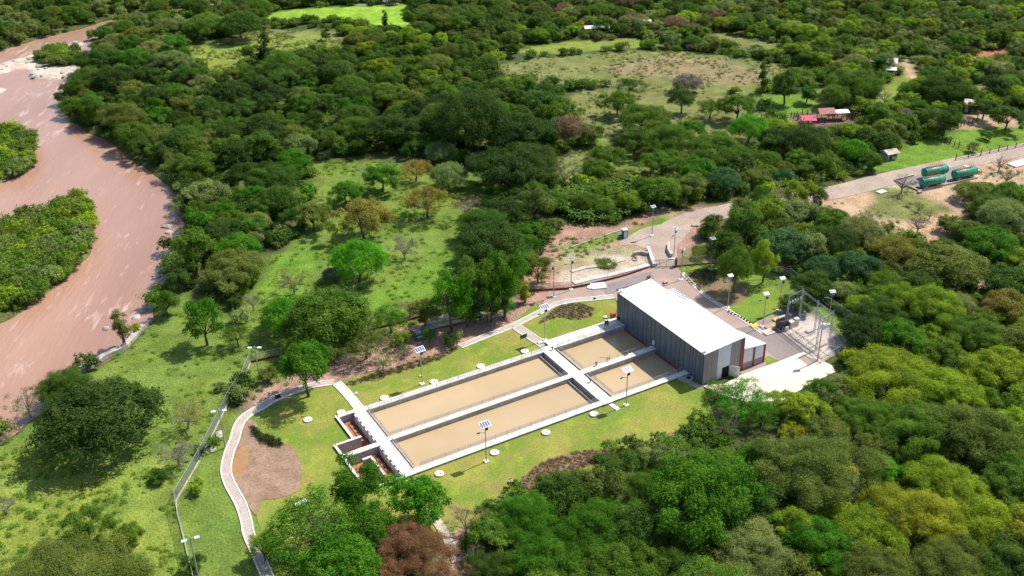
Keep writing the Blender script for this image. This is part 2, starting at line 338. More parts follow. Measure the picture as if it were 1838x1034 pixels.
# colour zones of the land: (colour, is it open ground?, polygon in the photograph)
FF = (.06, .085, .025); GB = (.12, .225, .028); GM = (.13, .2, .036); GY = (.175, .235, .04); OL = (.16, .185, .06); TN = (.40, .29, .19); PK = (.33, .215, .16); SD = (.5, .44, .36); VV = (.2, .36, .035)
ZONES = [
 (GM, 1, [(-260, 1250), (-200, 900), (0, 792), (60, 770), (200, 642), (262, 580), (330, 520), (400, 545), (480, 640), (455, 655), (400, 740), (310, 900), (350, 1040), (420, 1250)]),
 (GY, 1, [(-100, 1250), (-60, 850), (60, 800), (200, 860), (260, 800), (310, 900), (330, 960), (350, 1100)]),
 (GM, 1, [(380, 1250), (345, 1034), (318, 921), (359, 826), (400, 742), (440, 735), (604, 685), (640, 1000), (600, 1250)]),
 (GM, 1, [(440, 720), (440, 540), (500, 450), (560, 410), (640, 395), (740, 385), (840, 400), (830, 480), (800, 530), (740, 590), (640, 610), (560, 690)]),
 (GB, 1, [(630, 560), (650, 530), (740, 480), (820, 430), (830, 480), (790, 525), (720, 560), (650, 590)]),
 (GB, 1, [(460, 520), (470, 470), (560, 440), (600, 450), (560, 500), (500, 560)]),
 (GM, 1, [(560, 290), (640, 285), (650, 340), (700, 395), (590, 425), (540, 420), (560, 350)]),
 (GM, 1, [(660, 290), (830, 300), (880, 350), (840, 400), (700, 400), (650, 340)]),
 (OL, 1, [(1040, 160), (1200, 165), (1340, 170), (1380, 215), (1330, 290), (1200, 325), (1100, 330), (980, 335), (980, 290), (1060, 260), (1010, 200)]),
 (GM, 1, [(1060, 250), (1180, 255), (1120, 330), (1040, 330)]),
 (OL, 1, [(330, 84), (420, 66), (480, 52), (600, 55), (640, 84), (560, 90), (480, 90), (450, 118), (385, 135)]),
 (GY, 1, [(330, 84), (420, 76), (560, 62), (640, 84), (560, 90), (480, 90), (450, 118), (385, 135)]),
 (VV, 1, [(470, 32), (500, 20), (560, 14), (640, 11), (735, 9), (732, 50), (680, 50), (600, 36), (560, 33), (500, 38)]),
 (VV, 1, [(335, 33), (350, 30), (370, 44), (345, 48)]),
 (VV, 1, [(-60, 12), (-20, -4), (24, -4), (18, 10)]),
 (OL, 1, [(890, 122), (960, 104), (1100, 94), (1200, 90), (1310, 100), (1420, 122), (1400, 155), (1340, 168), (1200, 165), (1080, 152), (980, 150), (910, 140)]),
 ((.215, .185, .095), 1, [(1080, 120), (1200, 98), (1320, 112), (1380, 140), (1320, 155), (1180, 140), (1100, 138)]),
 (GY, 1, [(915, 92), (1000, 76), (1140, 70), (1200, 82), (1080, 90), (960, 98)]),
 (OL, 1, [(1270, 58), (1330, 66), (1420, 84), (1380, 90), (1300, 78)]),
 (GB, 1, [(1350, 168), (1440, 168), (1500, 190), (1490, 206), (1385, 214), (1365, 190)]),
 (OL, 1, [(1440, 160), (1500, 160), (1520, 190), (1480, 190)]),
 ((.16, .11, .09), 1, [(1385, 214), (1490, 200), (1560, 214), (1500, 236), (1430, 236)]),
 (GB, 1, [(1560, 300), (1600, 268), (1700, 238), (1838, 222), (1990, 215), (1990, 245), (1838, 262), (1720, 288), (1650, 304), (1600, 312)]),
 (GY, 1, [(1560, 188), (1600, 142), (1630, 132), (1645, 150), (1625, 172), (1590, 190)]),
 (TN, 1, [(1612, 112), (1632, 106), (1640, 125), (1655, 150), (1635, 150), (1618, 130)]),
 ((.34, .15, .09), 1, [(1735, 104), (1765, 92), (1810, 86), (1812, 94), (1780, 106), (1745, 112)]),
 (OL, 1, [(1740, 150), (1790, 145), (1795, 160), (1745, 162)]),
 (TN, 1, [(1700, 232), (1740, 205), (1838, 205), (1838, 222), (1740, 232)]),
 (TN, 1, [(1440, 362), (1490, 345), (1600, 317), (1838, 265), (2050, 225), (2050, 420), (1850, 332), (1800, 335), (1750, 345), (1720, 400), (1690, 440), (1600, 420), (1550, 400), (1500, 385)]),
 (OL, 1, [(1560, 335), (1640, 340), (1700, 380), (1640, 400), (1560, 385)]),
 (TN, 0, [(1690, 530), (1740, 505), (1850, 485), (2050, 470), (2050, 540), (1860, 520), (1760, 540)]),
 (PK, 1, [(985, 432), (1010, 395), (1100, 402), (1170, 380), (1250, 372), (1340, 365), (1440, 350), (1490, 340), (1490, 360), (1400, 372), (1300, 395), (1260, 425), (1290, 440), (1290, 480), (1180, 490), (1060, 520), (950, 530), (935, 500)]),
 (GB, 1, [(1000, 446), (1060, 428), (1130, 408), (1180, 395), (1215, 378), (1230, 382), (1180, 412), (1100, 428), (1020, 456)]),
 ((.3, .28, .15), 1, [(985, 470), (1040, 450), (1110, 444), (1150, 440), (1160, 462), (1080, 470), (1000, 500)]),
 (SD, 1, [(1005, 500), (1030, 482), (1080, 466), (1130, 456), (1162, 456), (1168, 478), (1090, 497), (1020, 514)]),
 ((.36, .28, .18), 1, [(1030, 492), (1080, 478), (1140, 468), (1150, 474), (1090, 486)]),
 (OL, 1, [(1215, 470), (1240, 440), (1270, 430), (1290, 450), (1260, 468)]),
 ((.42, .24, .15), 1, [(1330, 470), (1400, 466), (1455, 478), (1450, 492), (1380, 486)]),
 (PK, 1, [(420, 745), (455, 700), (600, 645), (720, 592), (870, 548), (960, 524), (1080, 514), (1000, 548), (925, 585), (825, 627), (640, 692), (600, 692), (500, 722)]),
 (GM, 1, [(1210, 500), (1225, 478), (1300, 474), (1420, 480), (1480, 545), (1600, 630), (1540, 650), (1500, 640), (1440, 560), (1330, 580)]),
 ((.3, .22, .15), 1, [(780, 1250), (770, 925), (820, 900), (900, 1250)]),
 ((.3, .2, .13), 0, [(1180, 800), (1240, 790), (1290, 785), (1290, 800), (1200, 830)]),
 ((.3, .22, .14), 1, [(1500, 830), (1530, 800), (1545, 815), (1545, 850), (1520, 860)]),
]
LAWN = [(604, 690), (826, 626), (925, 584), (993, 551), (1105, 536), (1118, 575), (1262, 700), (1285, 760), (1130, 800), (900, 905), (740, 960), (640, 960), (560, 900), (470, 830), (455, 760)]
YARD = [(925, 583), (955, 524), (1060, 514), (1168, 482), (1218, 479), (1238, 510), (1300, 556), (1345, 583), (1425, 548), (1450, 556), (1530, 630), (1500, 690), (1400, 740), (1262, 695), (1118, 575), (1104, 537), (993, 550)]
ROAD_PX = [(1190, 486), (1187, 462), (1190, 432), (1212, 408), (1255, 390), (1310, 378), (1370, 366), (1430, 356), (1500, 345), (1600, 320), (1700, 298), (1838, 268), (2050, 220)]
OPEN_W = [wpoly([(1255, 690), (1500, 650), (1500, 730), (1440, 790), (1290, 800)])] + [wpoly(z[2]) for z in ZONES if z[1]] + [wpoly(LAWN), wpoly(YARD), [tuple(L(u, v))[:2] for u, v in ((-9, -4), (80, -4), (80, 30), (-9, 26))]]
def is_open(X, Y):
    X = np.asarray(X, float); Y = np.asarray(Y, float); r = inside(X, Y, RIV_W)
    for p in OPEN_W: r |= inside(X, Y, p)
    return r

# ------------------------------------------------------------------ the ground, one sheet
def make_ground():
    x = np.unique(np.concatenate([np.arange(-900, -330, 15.), np.arange(-330, 330, 1.1), np.arange(330, 901, 15.)]))
    y = np.unique(np.concatenate([np.arange(-250, 70, 10.), np.arange(70, 540, 1.1), np.arange(540, 1800, 20.)]))
    X, Y = np.meshgrid(x, y); nx, ny = len(x), len(y)
    jx = (vnoise(X, Y, 5)-.5)*4 + (vnoise(X, Y, 1.7)-.5)*2; jy = (vnoise(X+50, Y, 5)-.5)*4 + (vnoise(X+50, Y, 1.7)-.5)*2
    Xj, Yj = X+jx, Y+jy
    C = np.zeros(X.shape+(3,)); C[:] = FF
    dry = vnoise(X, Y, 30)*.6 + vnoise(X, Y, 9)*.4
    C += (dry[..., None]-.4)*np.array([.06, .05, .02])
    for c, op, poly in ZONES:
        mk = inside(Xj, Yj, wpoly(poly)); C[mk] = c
    riv = inside(X+jx*.4, Y+jy*.4, RIV_W)
    isl = np.zeros(X.shape, bool)
    for k, p in enumerate(ISL_W):
        mk = inside(X+jx*.7, Y+jy*.7, p); isl |= mk
        C[mk] = (.12, .13, .05) if k in (0,) else SD
    C[inside(Xj, Yj, wpoly([(65, 100), (105, 88), (145, 96), (150, 108), (120, 118), (70, 112)]))] = GM
    C[inside(Xj, Yj, wpoly([(-60, 240), (0, 238), (40, 262), (60, 296), (30, 308), (-60, 330)]))] = (.1, .12, .04)
    # bank of pale stones
    C = C*(.8 + .4*vnoise(X, Y, 3.)[..., None])
    wat = riv & ~isl
    Z = np.where(wat, -3., 0.)
    Z = np.where(isl & riv, -.55+.5*vnoise(X, Y, 6), Z)
    mk = inside(X, Y, [tuple(L(u, v))[:2] for u, v in ((-8.5, -.6), (L2+.5, -.6), (L2+.5, 22.2), (-8.5, 22.2))])
    Z = np.where(mk, -5., Z)
    for a in range(2):                                   # soften banks and colour edges
        Zp = np.pad(Z, 1, mode='edge'); Zb = sum(Zp[i:i+ny, j:j+nx] for i in range(3) for j in range(3))/9
        Z = np.where(X < 40, Zb, Z)
        Z = np.where((X > -60) & (Y < 235), np.where(mk, -5., 0.), Z)
    Cp = np.pad(C, ((1, 1), (1, 1), (0, 0)), mode='edge'); C = sum(Cp[i:i+ny, j:j+nx] for i in range(3) for j in range(3))/9
    V = np.stack([X, Y, Z], -1).reshape(-1, 3)
    I = np.arange(nx*ny).reshape(ny, nx)
    Fc = np.stack([I[:-1, :-1], I[:-1, 1:], I[1:, 1:], I[1:, :-1]], -1).reshape(-1, 4)
    mt, nt, b = new_mat('land')
    at = nd(nt, 'ShaderNodeAttribute', attribute_name='Col'); geo = nd(nt, 'ShaderNodeNewGeometry')
    n1 = nd(nt, 'ShaderNodeTexNoise', ins={'Scale': .28, 'Detail': 7., 'Roughness': .68}); n2 = nd(nt, 'ShaderNodeTexNoise', ins={'Scale': 2.2, 'Detail': 4., 'Roughness': .6})
    n3 = nd(nt, 'ShaderNodeTexNoise', ins={'Scale': .07, 'Detail': 4., 'Roughness': .6})
    for n in (n1, n2, n3): nt.links.new(geo.outputs['Position'], n.inputs['Vector'])
    r1 = nd(nt, 'ShaderNodeMapRange', ins={1: .3, 2: .7, 3: .7, 4: 1.3}); r2 = nd(nt, 'ShaderNodeMapRange', ins={1: .3, 2: .7, 3: .65, 4: 1.35})
    nt.links.new(n1.outputs[0], r1.inputs[0]); nt.links.new(n2.outputs[0], r2.inputs[0])
    mm = nd(nt, 'ShaderNodeMath', op='MULTIPLY'); nt.links.new(r1.outputs[0], mm.inputs[0]); nt.links.new(r2.outputs[0], mm.inputs[1])
    r3 = nd(nt, 'ShaderNodeMapRange', ins={1: .35, 2: .65, 3: 0., 4: .3}); nt.links.new(n3.outputs[0], r3.inputs[0])
    mx = nd(nt, 'ShaderNodeMix', data_type='RGBA', blend_type='MULTIPLY'); nt.links.new(r3.outputs[0], mx.inputs['Factor']); nt.links.new(at.outputs['Color'], mx.inputs[6]); mx.inputs[7].default_value = (1.5, 1.0, .8, 1)
    sc = nd(nt, 'ShaderNodeVectorMath', op='SCALE'); nt.links.new(mx.outputs[2], sc.inputs[0]); nt.links.new(mm.outputs[0], sc.inputs['Scale'])
    nt.links.new(sc.outputs[0], b.inputs['Base Color']); b.inputs['Roughness'].default_value = .95; b.inputs['Specular IOR Level'].default_value = .1
    bp = nd(nt, 'ShaderNodeBump', ins={'Strength': .9, 'Distance': .35}); nt.links.new(n2.outputs[0], bp.inputs['Height']); nt.links.new(bp.outputs[0], b.inputs['Normal'])
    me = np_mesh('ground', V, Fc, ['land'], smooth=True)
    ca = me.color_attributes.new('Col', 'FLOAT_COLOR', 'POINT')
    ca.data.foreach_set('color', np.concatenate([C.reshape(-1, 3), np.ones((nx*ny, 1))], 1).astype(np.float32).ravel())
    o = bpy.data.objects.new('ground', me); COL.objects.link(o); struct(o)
make_ground()
struct(sheet('river', [(-900, 0), (-62, 0), (-62, 1000), (-900, 1000)], -1.0, 'river_water', world=True))
struct(sheet('pond', [(618, 1), (722, 0), (716, 9), (640, 11)], .05, 'pond_water'))
struct(sheet('pond', [(455, 4), (500, 2), (498, 9), (460, 10)], .05, 'pond_water'))

# ------------------------------------------------------------------ compound surfaces
C_ = lambda u, v: tuple(L(u, v))[:2]
def wp(pix, sm=0): return wpoly(pix, sm)
lawn_n = wp([(604, 688), (640, 676), (730, 655), (826, 624), (925, 583), (993, 551), (1024, 543), (1066, 539), (1104, 536)]) + [C_(61.4, -8), C_(61.4, -1.0), C_(-8.6, -.2), C_(-9, 11)]
lawn_n = wp([(604, 688), (640, 676), (730, 655), (826, 624), (925, 583), (960, 567), (993, 551), (1024, 543), (1066, 539), (1104, 536)]) + [C_(61.4, -1.0), C_(61.4, -.3), C_(-4.56, -.3), C_(-4.56, 7.6), C_(-8.15, 7.6), C_(-8.15, 22.2)] + wp([(650, 960), (620, 1000), (540, 1010), (470, 960), (440, 860), (470, 760), (520, 710), (560, 694)])
struct(sheet('lawn', lawn_n, .05, 'lawn', world=True))
lawn_s = [C_(-7.9, 22.1), C_(61, 22.1)] + wp([(1262, 695), (1290, 770), (1200, 800), (1100, 830), (960, 880), (900, 910), (800, 960), (700, 980), (650, 960)])
struct(sheet('lawn', lawn_s, .055, 'lawn', world=True))
struct(sheet('yard_paving', [(962, 564), (975, 546), (984, 524), (1020, 521), (1060, 514), (1120, 497), (1168, 483), (1216, 480), (1238, 510), (1270, 535), (1300, 556), (1345, 584), (1425, 548), (1447, 556), (1404, 596), (1446, 631), (1400, 650), (1331, 672), (1180, 600), (1120, 566), (1104, 535), (1066, 538), (1024, 542), (993, 550), (960, 566)], .09, 'paver'))
struct(sheet('worn_paving', [(1074, 515), (1168, 488), (1175, 500), (1107, 526), (1090, 530)], .1, 'asphalt'))
struct(sheet('yard_asphalt', [(1345, 586), (1424, 550), (1444, 557), (1403, 597), (1443, 631), (1399, 648), (1372, 627), (1320, 590)], .1, 'asphalt'))
struct(sheet('concrete_apron', [(1258, 692), (1300, 690), (1331, 673), (1400, 649), (1442, 632), (1492, 656), (1500, 668), (1455, 690), (1400, 722), (1340, 722), (1290, 708)], .12, 'apron'))
struct(sheet('stained_patch', [(1432, 643), (1443, 637), (1466, 648), (1452, 658)], .13, 'paver'))
struct(sheet('substation_gravel', [(1402, 597), (1446, 557), (1470, 572), (1519, 623), (1473, 652)], .1, 'gravel'))
struct(sheet('green_verge', [(1303, 554), (1340, 535), (1350, 520), (1390, 515), (1405, 530), (1422, 547), (1346, 581)], .08, 'bright_lawn'))
struct(sheet('green_verge', [(1222, 489), (1218, 478), (1300, 473), (1400, 480), (1400, 500), (1330, 505), (1290, 488), (1250, 484)], .08, 'bright_lawn'))
struct(sheet('green_verge', [(1376, 656), (1372, 642), (1381, 640), (1399, 649)], .125, 'bright_lawn'))
struct(sheet('green_verge', [(890, 597), (925, 576), (958, 548), (975, 552), (930, 580)], .105, 'bright_lawn', sm=0))
# entrance road and far road
mb = MB(); RV = pline(ROAD_PX, 6)
ribbon(mb, RV, 7.5, -.2, .07, 'road'); struct(mb.build('road'))
struct(sheet('gravel_yard', [(1160, 446), (1140, 440), (1110, 438), (1150, 412), (1180, 404), (1210, 398), (1250, 385), (1280, 384), (1240, 412), (1215, 440)], .06, 'road', sm=3))
# footpath with white kerbs
def footpath(pix, w, name='footpath', m='path'):
    vs = pline(pix, 6); mb = MB(); ribbon(mb, vs, w, -.1, .12, m); struct(mb.build(name))
    for s in (-1, 1):
        k = MB(); ribbon(k, vs, .22, -.1, .2, 'concrete', off=s*(w/2+.11)); o = k.build('kerb'); struct(o)
footpath([(500, 1075), (482, 1040), (465, 1000), (447, 960), (442, 935), (432, 905), (412, 868), (406, 842), (412, 812), (421, 790), (428, 766), (441, 748), (470, 730), (500, 713), (555, 694), (600, 687)], 1.5)
footpath([(826, 623), (870, 605), (917, 587), (960, 566), (993, 549), (1024, 541), (1066, 537), (1102, 533)], 1.3)
footpath([(604, 688), (622, 706), (645, 734)], 1.5, m='concrete')
footpath([(925, 586), (950, 603), (978, 621)], 1.9)
footpath([(1224, 490), (1262, 528), (1300, 553), (1346, 583), (1370, 600)], .5, 'edging')
struct(sheet('path_slab', [(1092, 727), (1097, 724), (1114, 734), (1107, 738)], .14, 'concrete'))
# planting beds: soil sheets with rows of small plants
def bed(pix, name, m='bed_soil', z=.1, sm=5): return struct(sheet(name, pix, z, m, sm=sm))
BEDS = [([(975, 572), (1000, 552), (1035, 545), (1058, 550), (1066, 562), (1050, 572), (1025, 574), (1000, 570), (965, 583)], 'bed_soil'),
        ([(924, 885), (930, 868), (950, 848), (980, 828), (1020, 815), (1065, 808), (1100, 810), (1118, 820), (1090, 828), (1050, 838), (1015, 852), (985, 880), (950, 890)], 'bed_soil'),
        ([(620, 690), (660, 676), (740, 650), (790, 634), (826, 620), (800, 640), (740, 662), (680, 678), (640, 690)], 'bed_soil'),
        ([(1228, 498), (1245, 488), (1275, 486), (1310, 500), (1336, 510), (1346, 524), (1330, 542), (1302, 551), (1262, 527)], 'bed_soil'),
        ([(1180, 785), (1240, 770), (1285, 765), (1290, 780), (1200, 805)], 'bed_soil')]
for i, (pp, m_) in enumerate(BEDS): bed(pp, 'planting_bed', m_)
bed([(443, 756), (460, 760), (465, 775), (490, 785), (520, 800), (537, 825), (542, 860), (530, 885), (500, 895), (470, 900), (462, 925), (450, 915), (436, 890), (420, 862), (414, 838), (420, 810), (434, 785)], 'bare_soil_hollow', 'soil', .11)
bed([(425, 815), (436, 800), (446, 815), (440, 850), (425, 858), (416, 840)], 'muddy_water_stain', 'rust_pipe', .12).data.materials[0] = mat('mud', (.36, .2, .08), .7, (.3, .16, .07))

# ------------------------------------------------------------------ settling tanks
tank = empty('settling_tank', L(20, 11, 0), 0, 'four long concrete settling tanks full of tan muddy water with white walkways', 'settling tank')
def tpart(mb, name, **k):
    o = mb.build(name, **k); o.parent = tank; o.matrix_parent_inverse = Matrix.Translation(-tank.location); return o
TOP = .5
def wall(u0, u1, v0, v1, z0=-4, z1=TOP, name='walkway', m='concrete'):
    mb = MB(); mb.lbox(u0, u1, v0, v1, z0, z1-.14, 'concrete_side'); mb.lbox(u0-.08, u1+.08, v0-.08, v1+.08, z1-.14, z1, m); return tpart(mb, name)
wall(1.1, 40.3, -.5, .75, name='wall'); wall(1.1, 40.3, 10.45, 11.55, name='wall'); wall(1.1, L2-.1, 21.2, 22.4, name='wall')
wall(42.7, L2-.1, 10.5, 11.7, name='wall')
wall(-1.0, 1.0, -.6, 22.5, z1=TOP+.06); wall(40.4, 42.6, -.6, 22.5, z1=TOP+.06)
wall(42.7, L2-.1, -2.6, .7, name='platform')
wall(-4.2, -1.1, -.6, .1, name='wall')
# thin inner weir walls beside the crosswalks
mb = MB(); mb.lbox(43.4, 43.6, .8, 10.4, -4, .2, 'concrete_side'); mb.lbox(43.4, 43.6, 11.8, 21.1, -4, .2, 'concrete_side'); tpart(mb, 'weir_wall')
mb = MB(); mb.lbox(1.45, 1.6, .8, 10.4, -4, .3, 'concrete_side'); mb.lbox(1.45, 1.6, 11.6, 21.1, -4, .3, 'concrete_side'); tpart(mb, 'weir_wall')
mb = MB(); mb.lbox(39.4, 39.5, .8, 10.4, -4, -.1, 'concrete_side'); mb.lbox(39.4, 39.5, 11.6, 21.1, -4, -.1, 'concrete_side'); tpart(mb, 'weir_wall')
for (u0, u1, v0, v1) in ((1.6, 39.4, .75, 10.45), (1.6, 39.4, 11.55, 21.2), (43.6, L2+.3, .7, 10.5), (43.6, L2+.3, 11.7, 21.2)):
    mb = MB(); mb.lbox(u0, u1, v0, v1, -1.0, -.55 if u0 < 40 else -.75, 'tank_water'); tpart(mb, 'water')
for q_ in ((1.1, 1.45, -2, 'black'), (39.5, 40.3, -2.2, 'black'), (42.7, 43.4, -1.3, 'tank_water')): mb = MB(); mb.lbox(q_[0], q_[1], .75, 21.2, -4, q_[2], q_[3]); tpart(mb, 'channel')  # shadow in the trough west of the middle crosswalk is put in as black
# inlet pits west of the tanks with red brick floor
mb = MB(); mb.lbox(-8.4, -1.0, -.5, 22.4, -3.2, -1.75, 'brick_floor'); tpart(mb, 'pit_floor')
mb = MB(); mb.lbox(-4.0, -2.2, .5, 7.4, -2.4, -1.0, 'brick_floor'); mb.lbox(-3.8, -2.0, 12.4, 22, -2.4, -1.0, 'brick_floor')
for k in range(5):
    mb.lbox(-2.9, -2.2, 1.3+k*1.5, 1.45+k*1.5, -1.0, -.94, 'brick_joint'); mb.lbox(-2.6, -1.9, 13+k*1.7, 13.15+k*1.7, -1.0, -.94, 'brick_joint')
mb.lbox(-2.9, -2.7, 1, 7.4, -1.0, -.93, 'brick_joint'); mb.lbox(-2.6, -2.45, 12.6, 21.6, -1.0, -.93, 'brick_joint'); tpart(mb, 'brick_channel')
for (u0, u1, v0, v1) in ((-4.5, -4.2, -.6, 7.6), (-7.8, -2.9, 7.6, 7.9), (-8.1, -7.8, 7.6, 22.4), (-7.8, -1.1, 22.1, 22.4), (-5.2, -3.6, 14.0, 14.3), (-3.8, -3.6, 14.3, 20)):
    wall(u0, u1, v0, v1, name='pit_wall')
wall(-7.8, -1.1, 11.0, 12.0, name='pit_walkway')
# scalloped white baffles along the west side of the crosswalk
for k in range(13):
    v = .8 + k*1.66
    if 10 < v < 11.8: continue
    mb = MB(); mb.lbox(-1.32, -1.02, v, v+1.0, -1.4, .46, 'concrete'); mb.lbox(-1.2, -1.02, v+1.0, v+1.66, -1.4, .2, 'concrete'); tpart(mb, 'baffle')
def railing(u0, v0, u1, v1, label, h=1.0, post=2.4, panel=True):
    a, b = L(u0, v0, TOP), L(u1, v1, TOP); n = max(2, int((b-a).length/post)); up = Vector((0, 0, h))
    r = empty('railing', a, 0, label, 'railing', 'railings along the tank walkways'); inv = Matrix.Translation(-a)
    mb = MB()
    for f in (1, .5): mb.tube([a+up*f, b+up*f], .022, 'steel', 5)
    o = mb.build('rail', r); o.matrix_parent_inverse = inv
    if panel:
        q = MB(); q.add([a+up*.08, b+up*.08, b+up*.96, a+up*.96], [(0, 1, 2, 3)], 'chain_link'); o = q.build('mesh_panel', r, recalc=False); o.matrix_parent_inverse = inv
    first = None
    for i in range(n+1):
        p = a.lerp(b, i/n)
        if first is None:
            q = MB(); q.tube([(0, 0, 0), (0, 0, h)], .028, 'steel', 5); first = q.build('post', r); first.location = p-a
        else:
            c = first.copy(); COL.objects.link(c); c.location = p-a
railing(1.6, .7, 40, .7, 'long mesh railing on the north wall of the left tanks')
railing(1.6, 10.5, 40, 10.5, 'long mesh railing on the middle wall between the two left tanks')
railing(2.5, 21.25, 40.2, 21.25, 'long mesh railing on the south wall beside the left tank')
railing(43.7, .65, 60, .65, 'short mesh railing on the wide platform by the right upper tank')
railing(43.7, 10.6, 60, 10.6, 'short mesh railing on the middle wall between the two right tanks', panel=False)
railing(43.7, 21.3, 60, 21.3, 'short mesh railing on the south wall beside the right tank')
railing(43.5, .8, 43.5, 10.4, 'mesh railing along the cross walkway beside the right upper tank')
railing(43.5, 11.8, 43.5, 21, 'mesh railing along the cross walkway beside the right lower tank')
railing(1.5, .8, 1.5, 10.4, 'mesh railing on the left cross walkway beside the upper tank')
railing(1.5, 11.7, 1.5, 21, 'mesh railing on the left cross walkway beside the lower tank')
# pipes, valves and stairs
def simple(mb, name, label, cat, group=None, **k): return tag(mb.build(name, **k), label, cat, group)
mb = MB(); mb.lbox(52.5, 55.2, 9.6, 9.85, -.5, -.3, 'white_paint'); simple(mb, 'drain_pipe', 'white pipe end above the shaded water of the upper right tank', 'pipe')
mb = MB(); mb.lbox(50.5, 56.8, 20.5, 20.75, -.5, -.3, 'white_paint'); simple(mb, 'drain_pipe', 'longer white pipe above the shaded water of the lower right tank', 'pipe')
mb = MB()
mb.tube([L(49.3, 10.6, .5), L(49.3, 10.6, 1.7)], .05, 'dark_steel'); mb.tube([L(49.8, 10.6, .5), L(49.8, 10.6, 1.8)], .05, 'dark_steel'); mb.tube([L(49.8, 10.6, 1.2), L(48.2, 9.5, 1.3)], .04, 'dark_steel'); mb.tube([L(49.3, 10.6, 1.2), L(50.2, 10.9, 1.2)], .04, 'dark_steel')
simple(mb, 'hoist_frame', 'dark metal hoist frame standing on the middle wall between the right tanks', 'hoist')
for i, (u, v, lb) in enumerate(((46.6, 10.7, 'dark gate valve on the middle wall, nearest the cross walkway'), (54.2, 10.6, 'dark gate valve on the middle wall near the building shadow'), (42.3, 15, 'dark gate valve halfway down the lower cross walkway'), (42.2, 1.2, 'dark gate valve at the top of the cross walkway'))):
    mb = MB(); mb.cyl(L(u, v, .5), .12, .7, 'dark_steel', 8); mb.cyl(L(u, v, 1.2), .3, .06, 'dark_steel', 12); simple(mb, 'gate_valve', lb, 'valve', 'gate valves on the walkways')
mb = MB()
for k in range(14): mb.lbox(57.6+k*.12, 58.9+k*.12, 22.6+k*.33, 22.86+k*.33, .05, .48-k*.03, 'old_concrete')
simple(mb, 'steps', 'grey ribbed steps leading down from the tank wall beside the building corner', 'steps')
mb = MB(); mb.cyl(L(59.6, 23.6, .05), .95, .35, 'old_concrete', 20); mb.cyl(L(59.6, 23.6, .4), .5, .12, 'dark_steel', 16); simple(mb, 'round_chamber', 'round grey concrete chamber in the shade at the foot of the building', 'chamber')

# ------------------------------------------------------------------ filter building
bld = empty('filter_building', L(66, 12, 0), 0, 'long windowless building with white roof and dark slate cladding beside the tanks', 'building')
def bpart(mb, name, **k):
    o = mb.build(name, **k); o.parent = bld; o.matrix_parent_inverse = Matrix.Translation(-bld.location); return o
U0, U1, U2, V0, V1 = L2, 70.6, 76.4, -2.3, 26.5
HW, HE, HL = 7.0, 7.75, 4.4
def UM(v): return 69.2
mb = MB()
hs = lambda u: HW + (HE-HW)*(u-U0)/(U1-U0) - .1
mb.hexa([L(U0, V1, -3), L(U1, V1, -3), L(U1, 9, -3), L(U0, 9, -3), L(U0, V1, hs(U0)), L(U1, V1, hs(U1)), L(U1, 9, hs(U1)), L(U0, 9, hs(U0))], 'slate_grey')
mb.hexa([L(U0, 9, -3), L(69.2, 9, -3), L(69.2, -1.2, -3), L(U0, -1.2, -3), L(U0, 9, hs(U0)), L(69.2, 9, hs(69.2)), L(69.2, -1.2, hs(69.2)), L(U0, -1.2, hs(U0))], 'slate_grey')
mb.hexa([L(U0, -1.203, 1.5), L(UM(-1.2), -1.203, 1.5), L(UM(V0), V0, 1.5), L(U0, V0, 1.5), L(U0, -1.203, HW-.1), L(UM(-1.2), -1.203, hs(69.2)), L(UM(V0), V0, hs(69.2)), L(U0, V0, HW-.1)], 'slate_grey'); bpart(mb, 'wall')
mb = MB()     # west cladding, slightly proud, split in panels by dark joints
random.seed(3); v = V0
js = []
while v < V1:
    wv = random.choice([.9, 1.35, 1.35, 1.8]); v2 = min(v+wv, V1+.04); z0 = 1.5 if v2 < -.8 else (-1.0 if v2 < 22.6 else 0.)
    mb.lbox(U0-.09, U0-.01, v, v2-.13, z0, HW-.02, 'slate')
    if v2 < V1: js.append(v2)
    v = v2
bpart(mb, 'side_cladding')
mb = MB(); mb.lbox(U0-.05, U0-.01, V0+.05, V1-.05, .1, HW-.2, 'joint'); bpart(mb, 'dark_joint')
mb = MB(); mb.lbox(U0-.2, U0-.1, -.5, 22.5, -.8, -.35, 'rust_red'); bpart(mb, 'base_strip')
# end wall facing south-east
def endp(u0, u1, z0, m, z1=None, dv=.06):
    h = lambda u: HW + (HE-HW)*(u-U0)/(U1-U0) if z1 is None else z1
    q = MB(); q.hexa([L(u0, V1+dv, z0), L(u1, V1+dv, z0), L(u1, V1+.005, z0), L(u0, V1+.005, z0), L(u0, V1+dv, h(u0)-.03), L(u1, V1+dv, h(u1)-.03), L(u1, V1+.005, h(u1)-.03), L(u0, V1+.005, h(u0)-.03)], m); return q
for (a, b) in ((0, .9), (.94, 1.9), (1.94, 3.4)): bpart(endp(U0+a, U0+b, 0, 'slate_grey'), 'end_cladding')
bpart(endp(U0+3.44, U0+4.7, 0, 'white_panel'), 'white_cladding'); bpart(endp(U0+4.7, U0+6.6, 2.4, 'white_panel'), 'white_cladding')
for (a, b) in ((6.64, 7.7), (7.74, 8.7), (8.74, 9.1)): bpart(endp(U0+a, U0+b, 0, 'slate_grey'), 'end_cladding')
bpart(endp(U0+9.14, U1+.08, 0, 'rust_red', dv=.14), 'red_fin')
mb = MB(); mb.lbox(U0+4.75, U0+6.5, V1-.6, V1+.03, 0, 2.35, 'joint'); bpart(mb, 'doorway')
mb = MB(); mb.hexa([L(U0+6.5, V1+.1, .12), L(U0+7.8, V1+1.7, .12), L(U0+7.88, V1+1.64, .12), L(U0+6.58, V1+.04, .12), L(U0+6.5, V1+.1, 2.4), L(U0+7.8, V1+1.7, 2.4), L(U0+7.88, V1+1.64, 2.4), L(U0+6.58, V1+.04, 2.4)], 'tin_white'); bpart(mb, 'open_door')
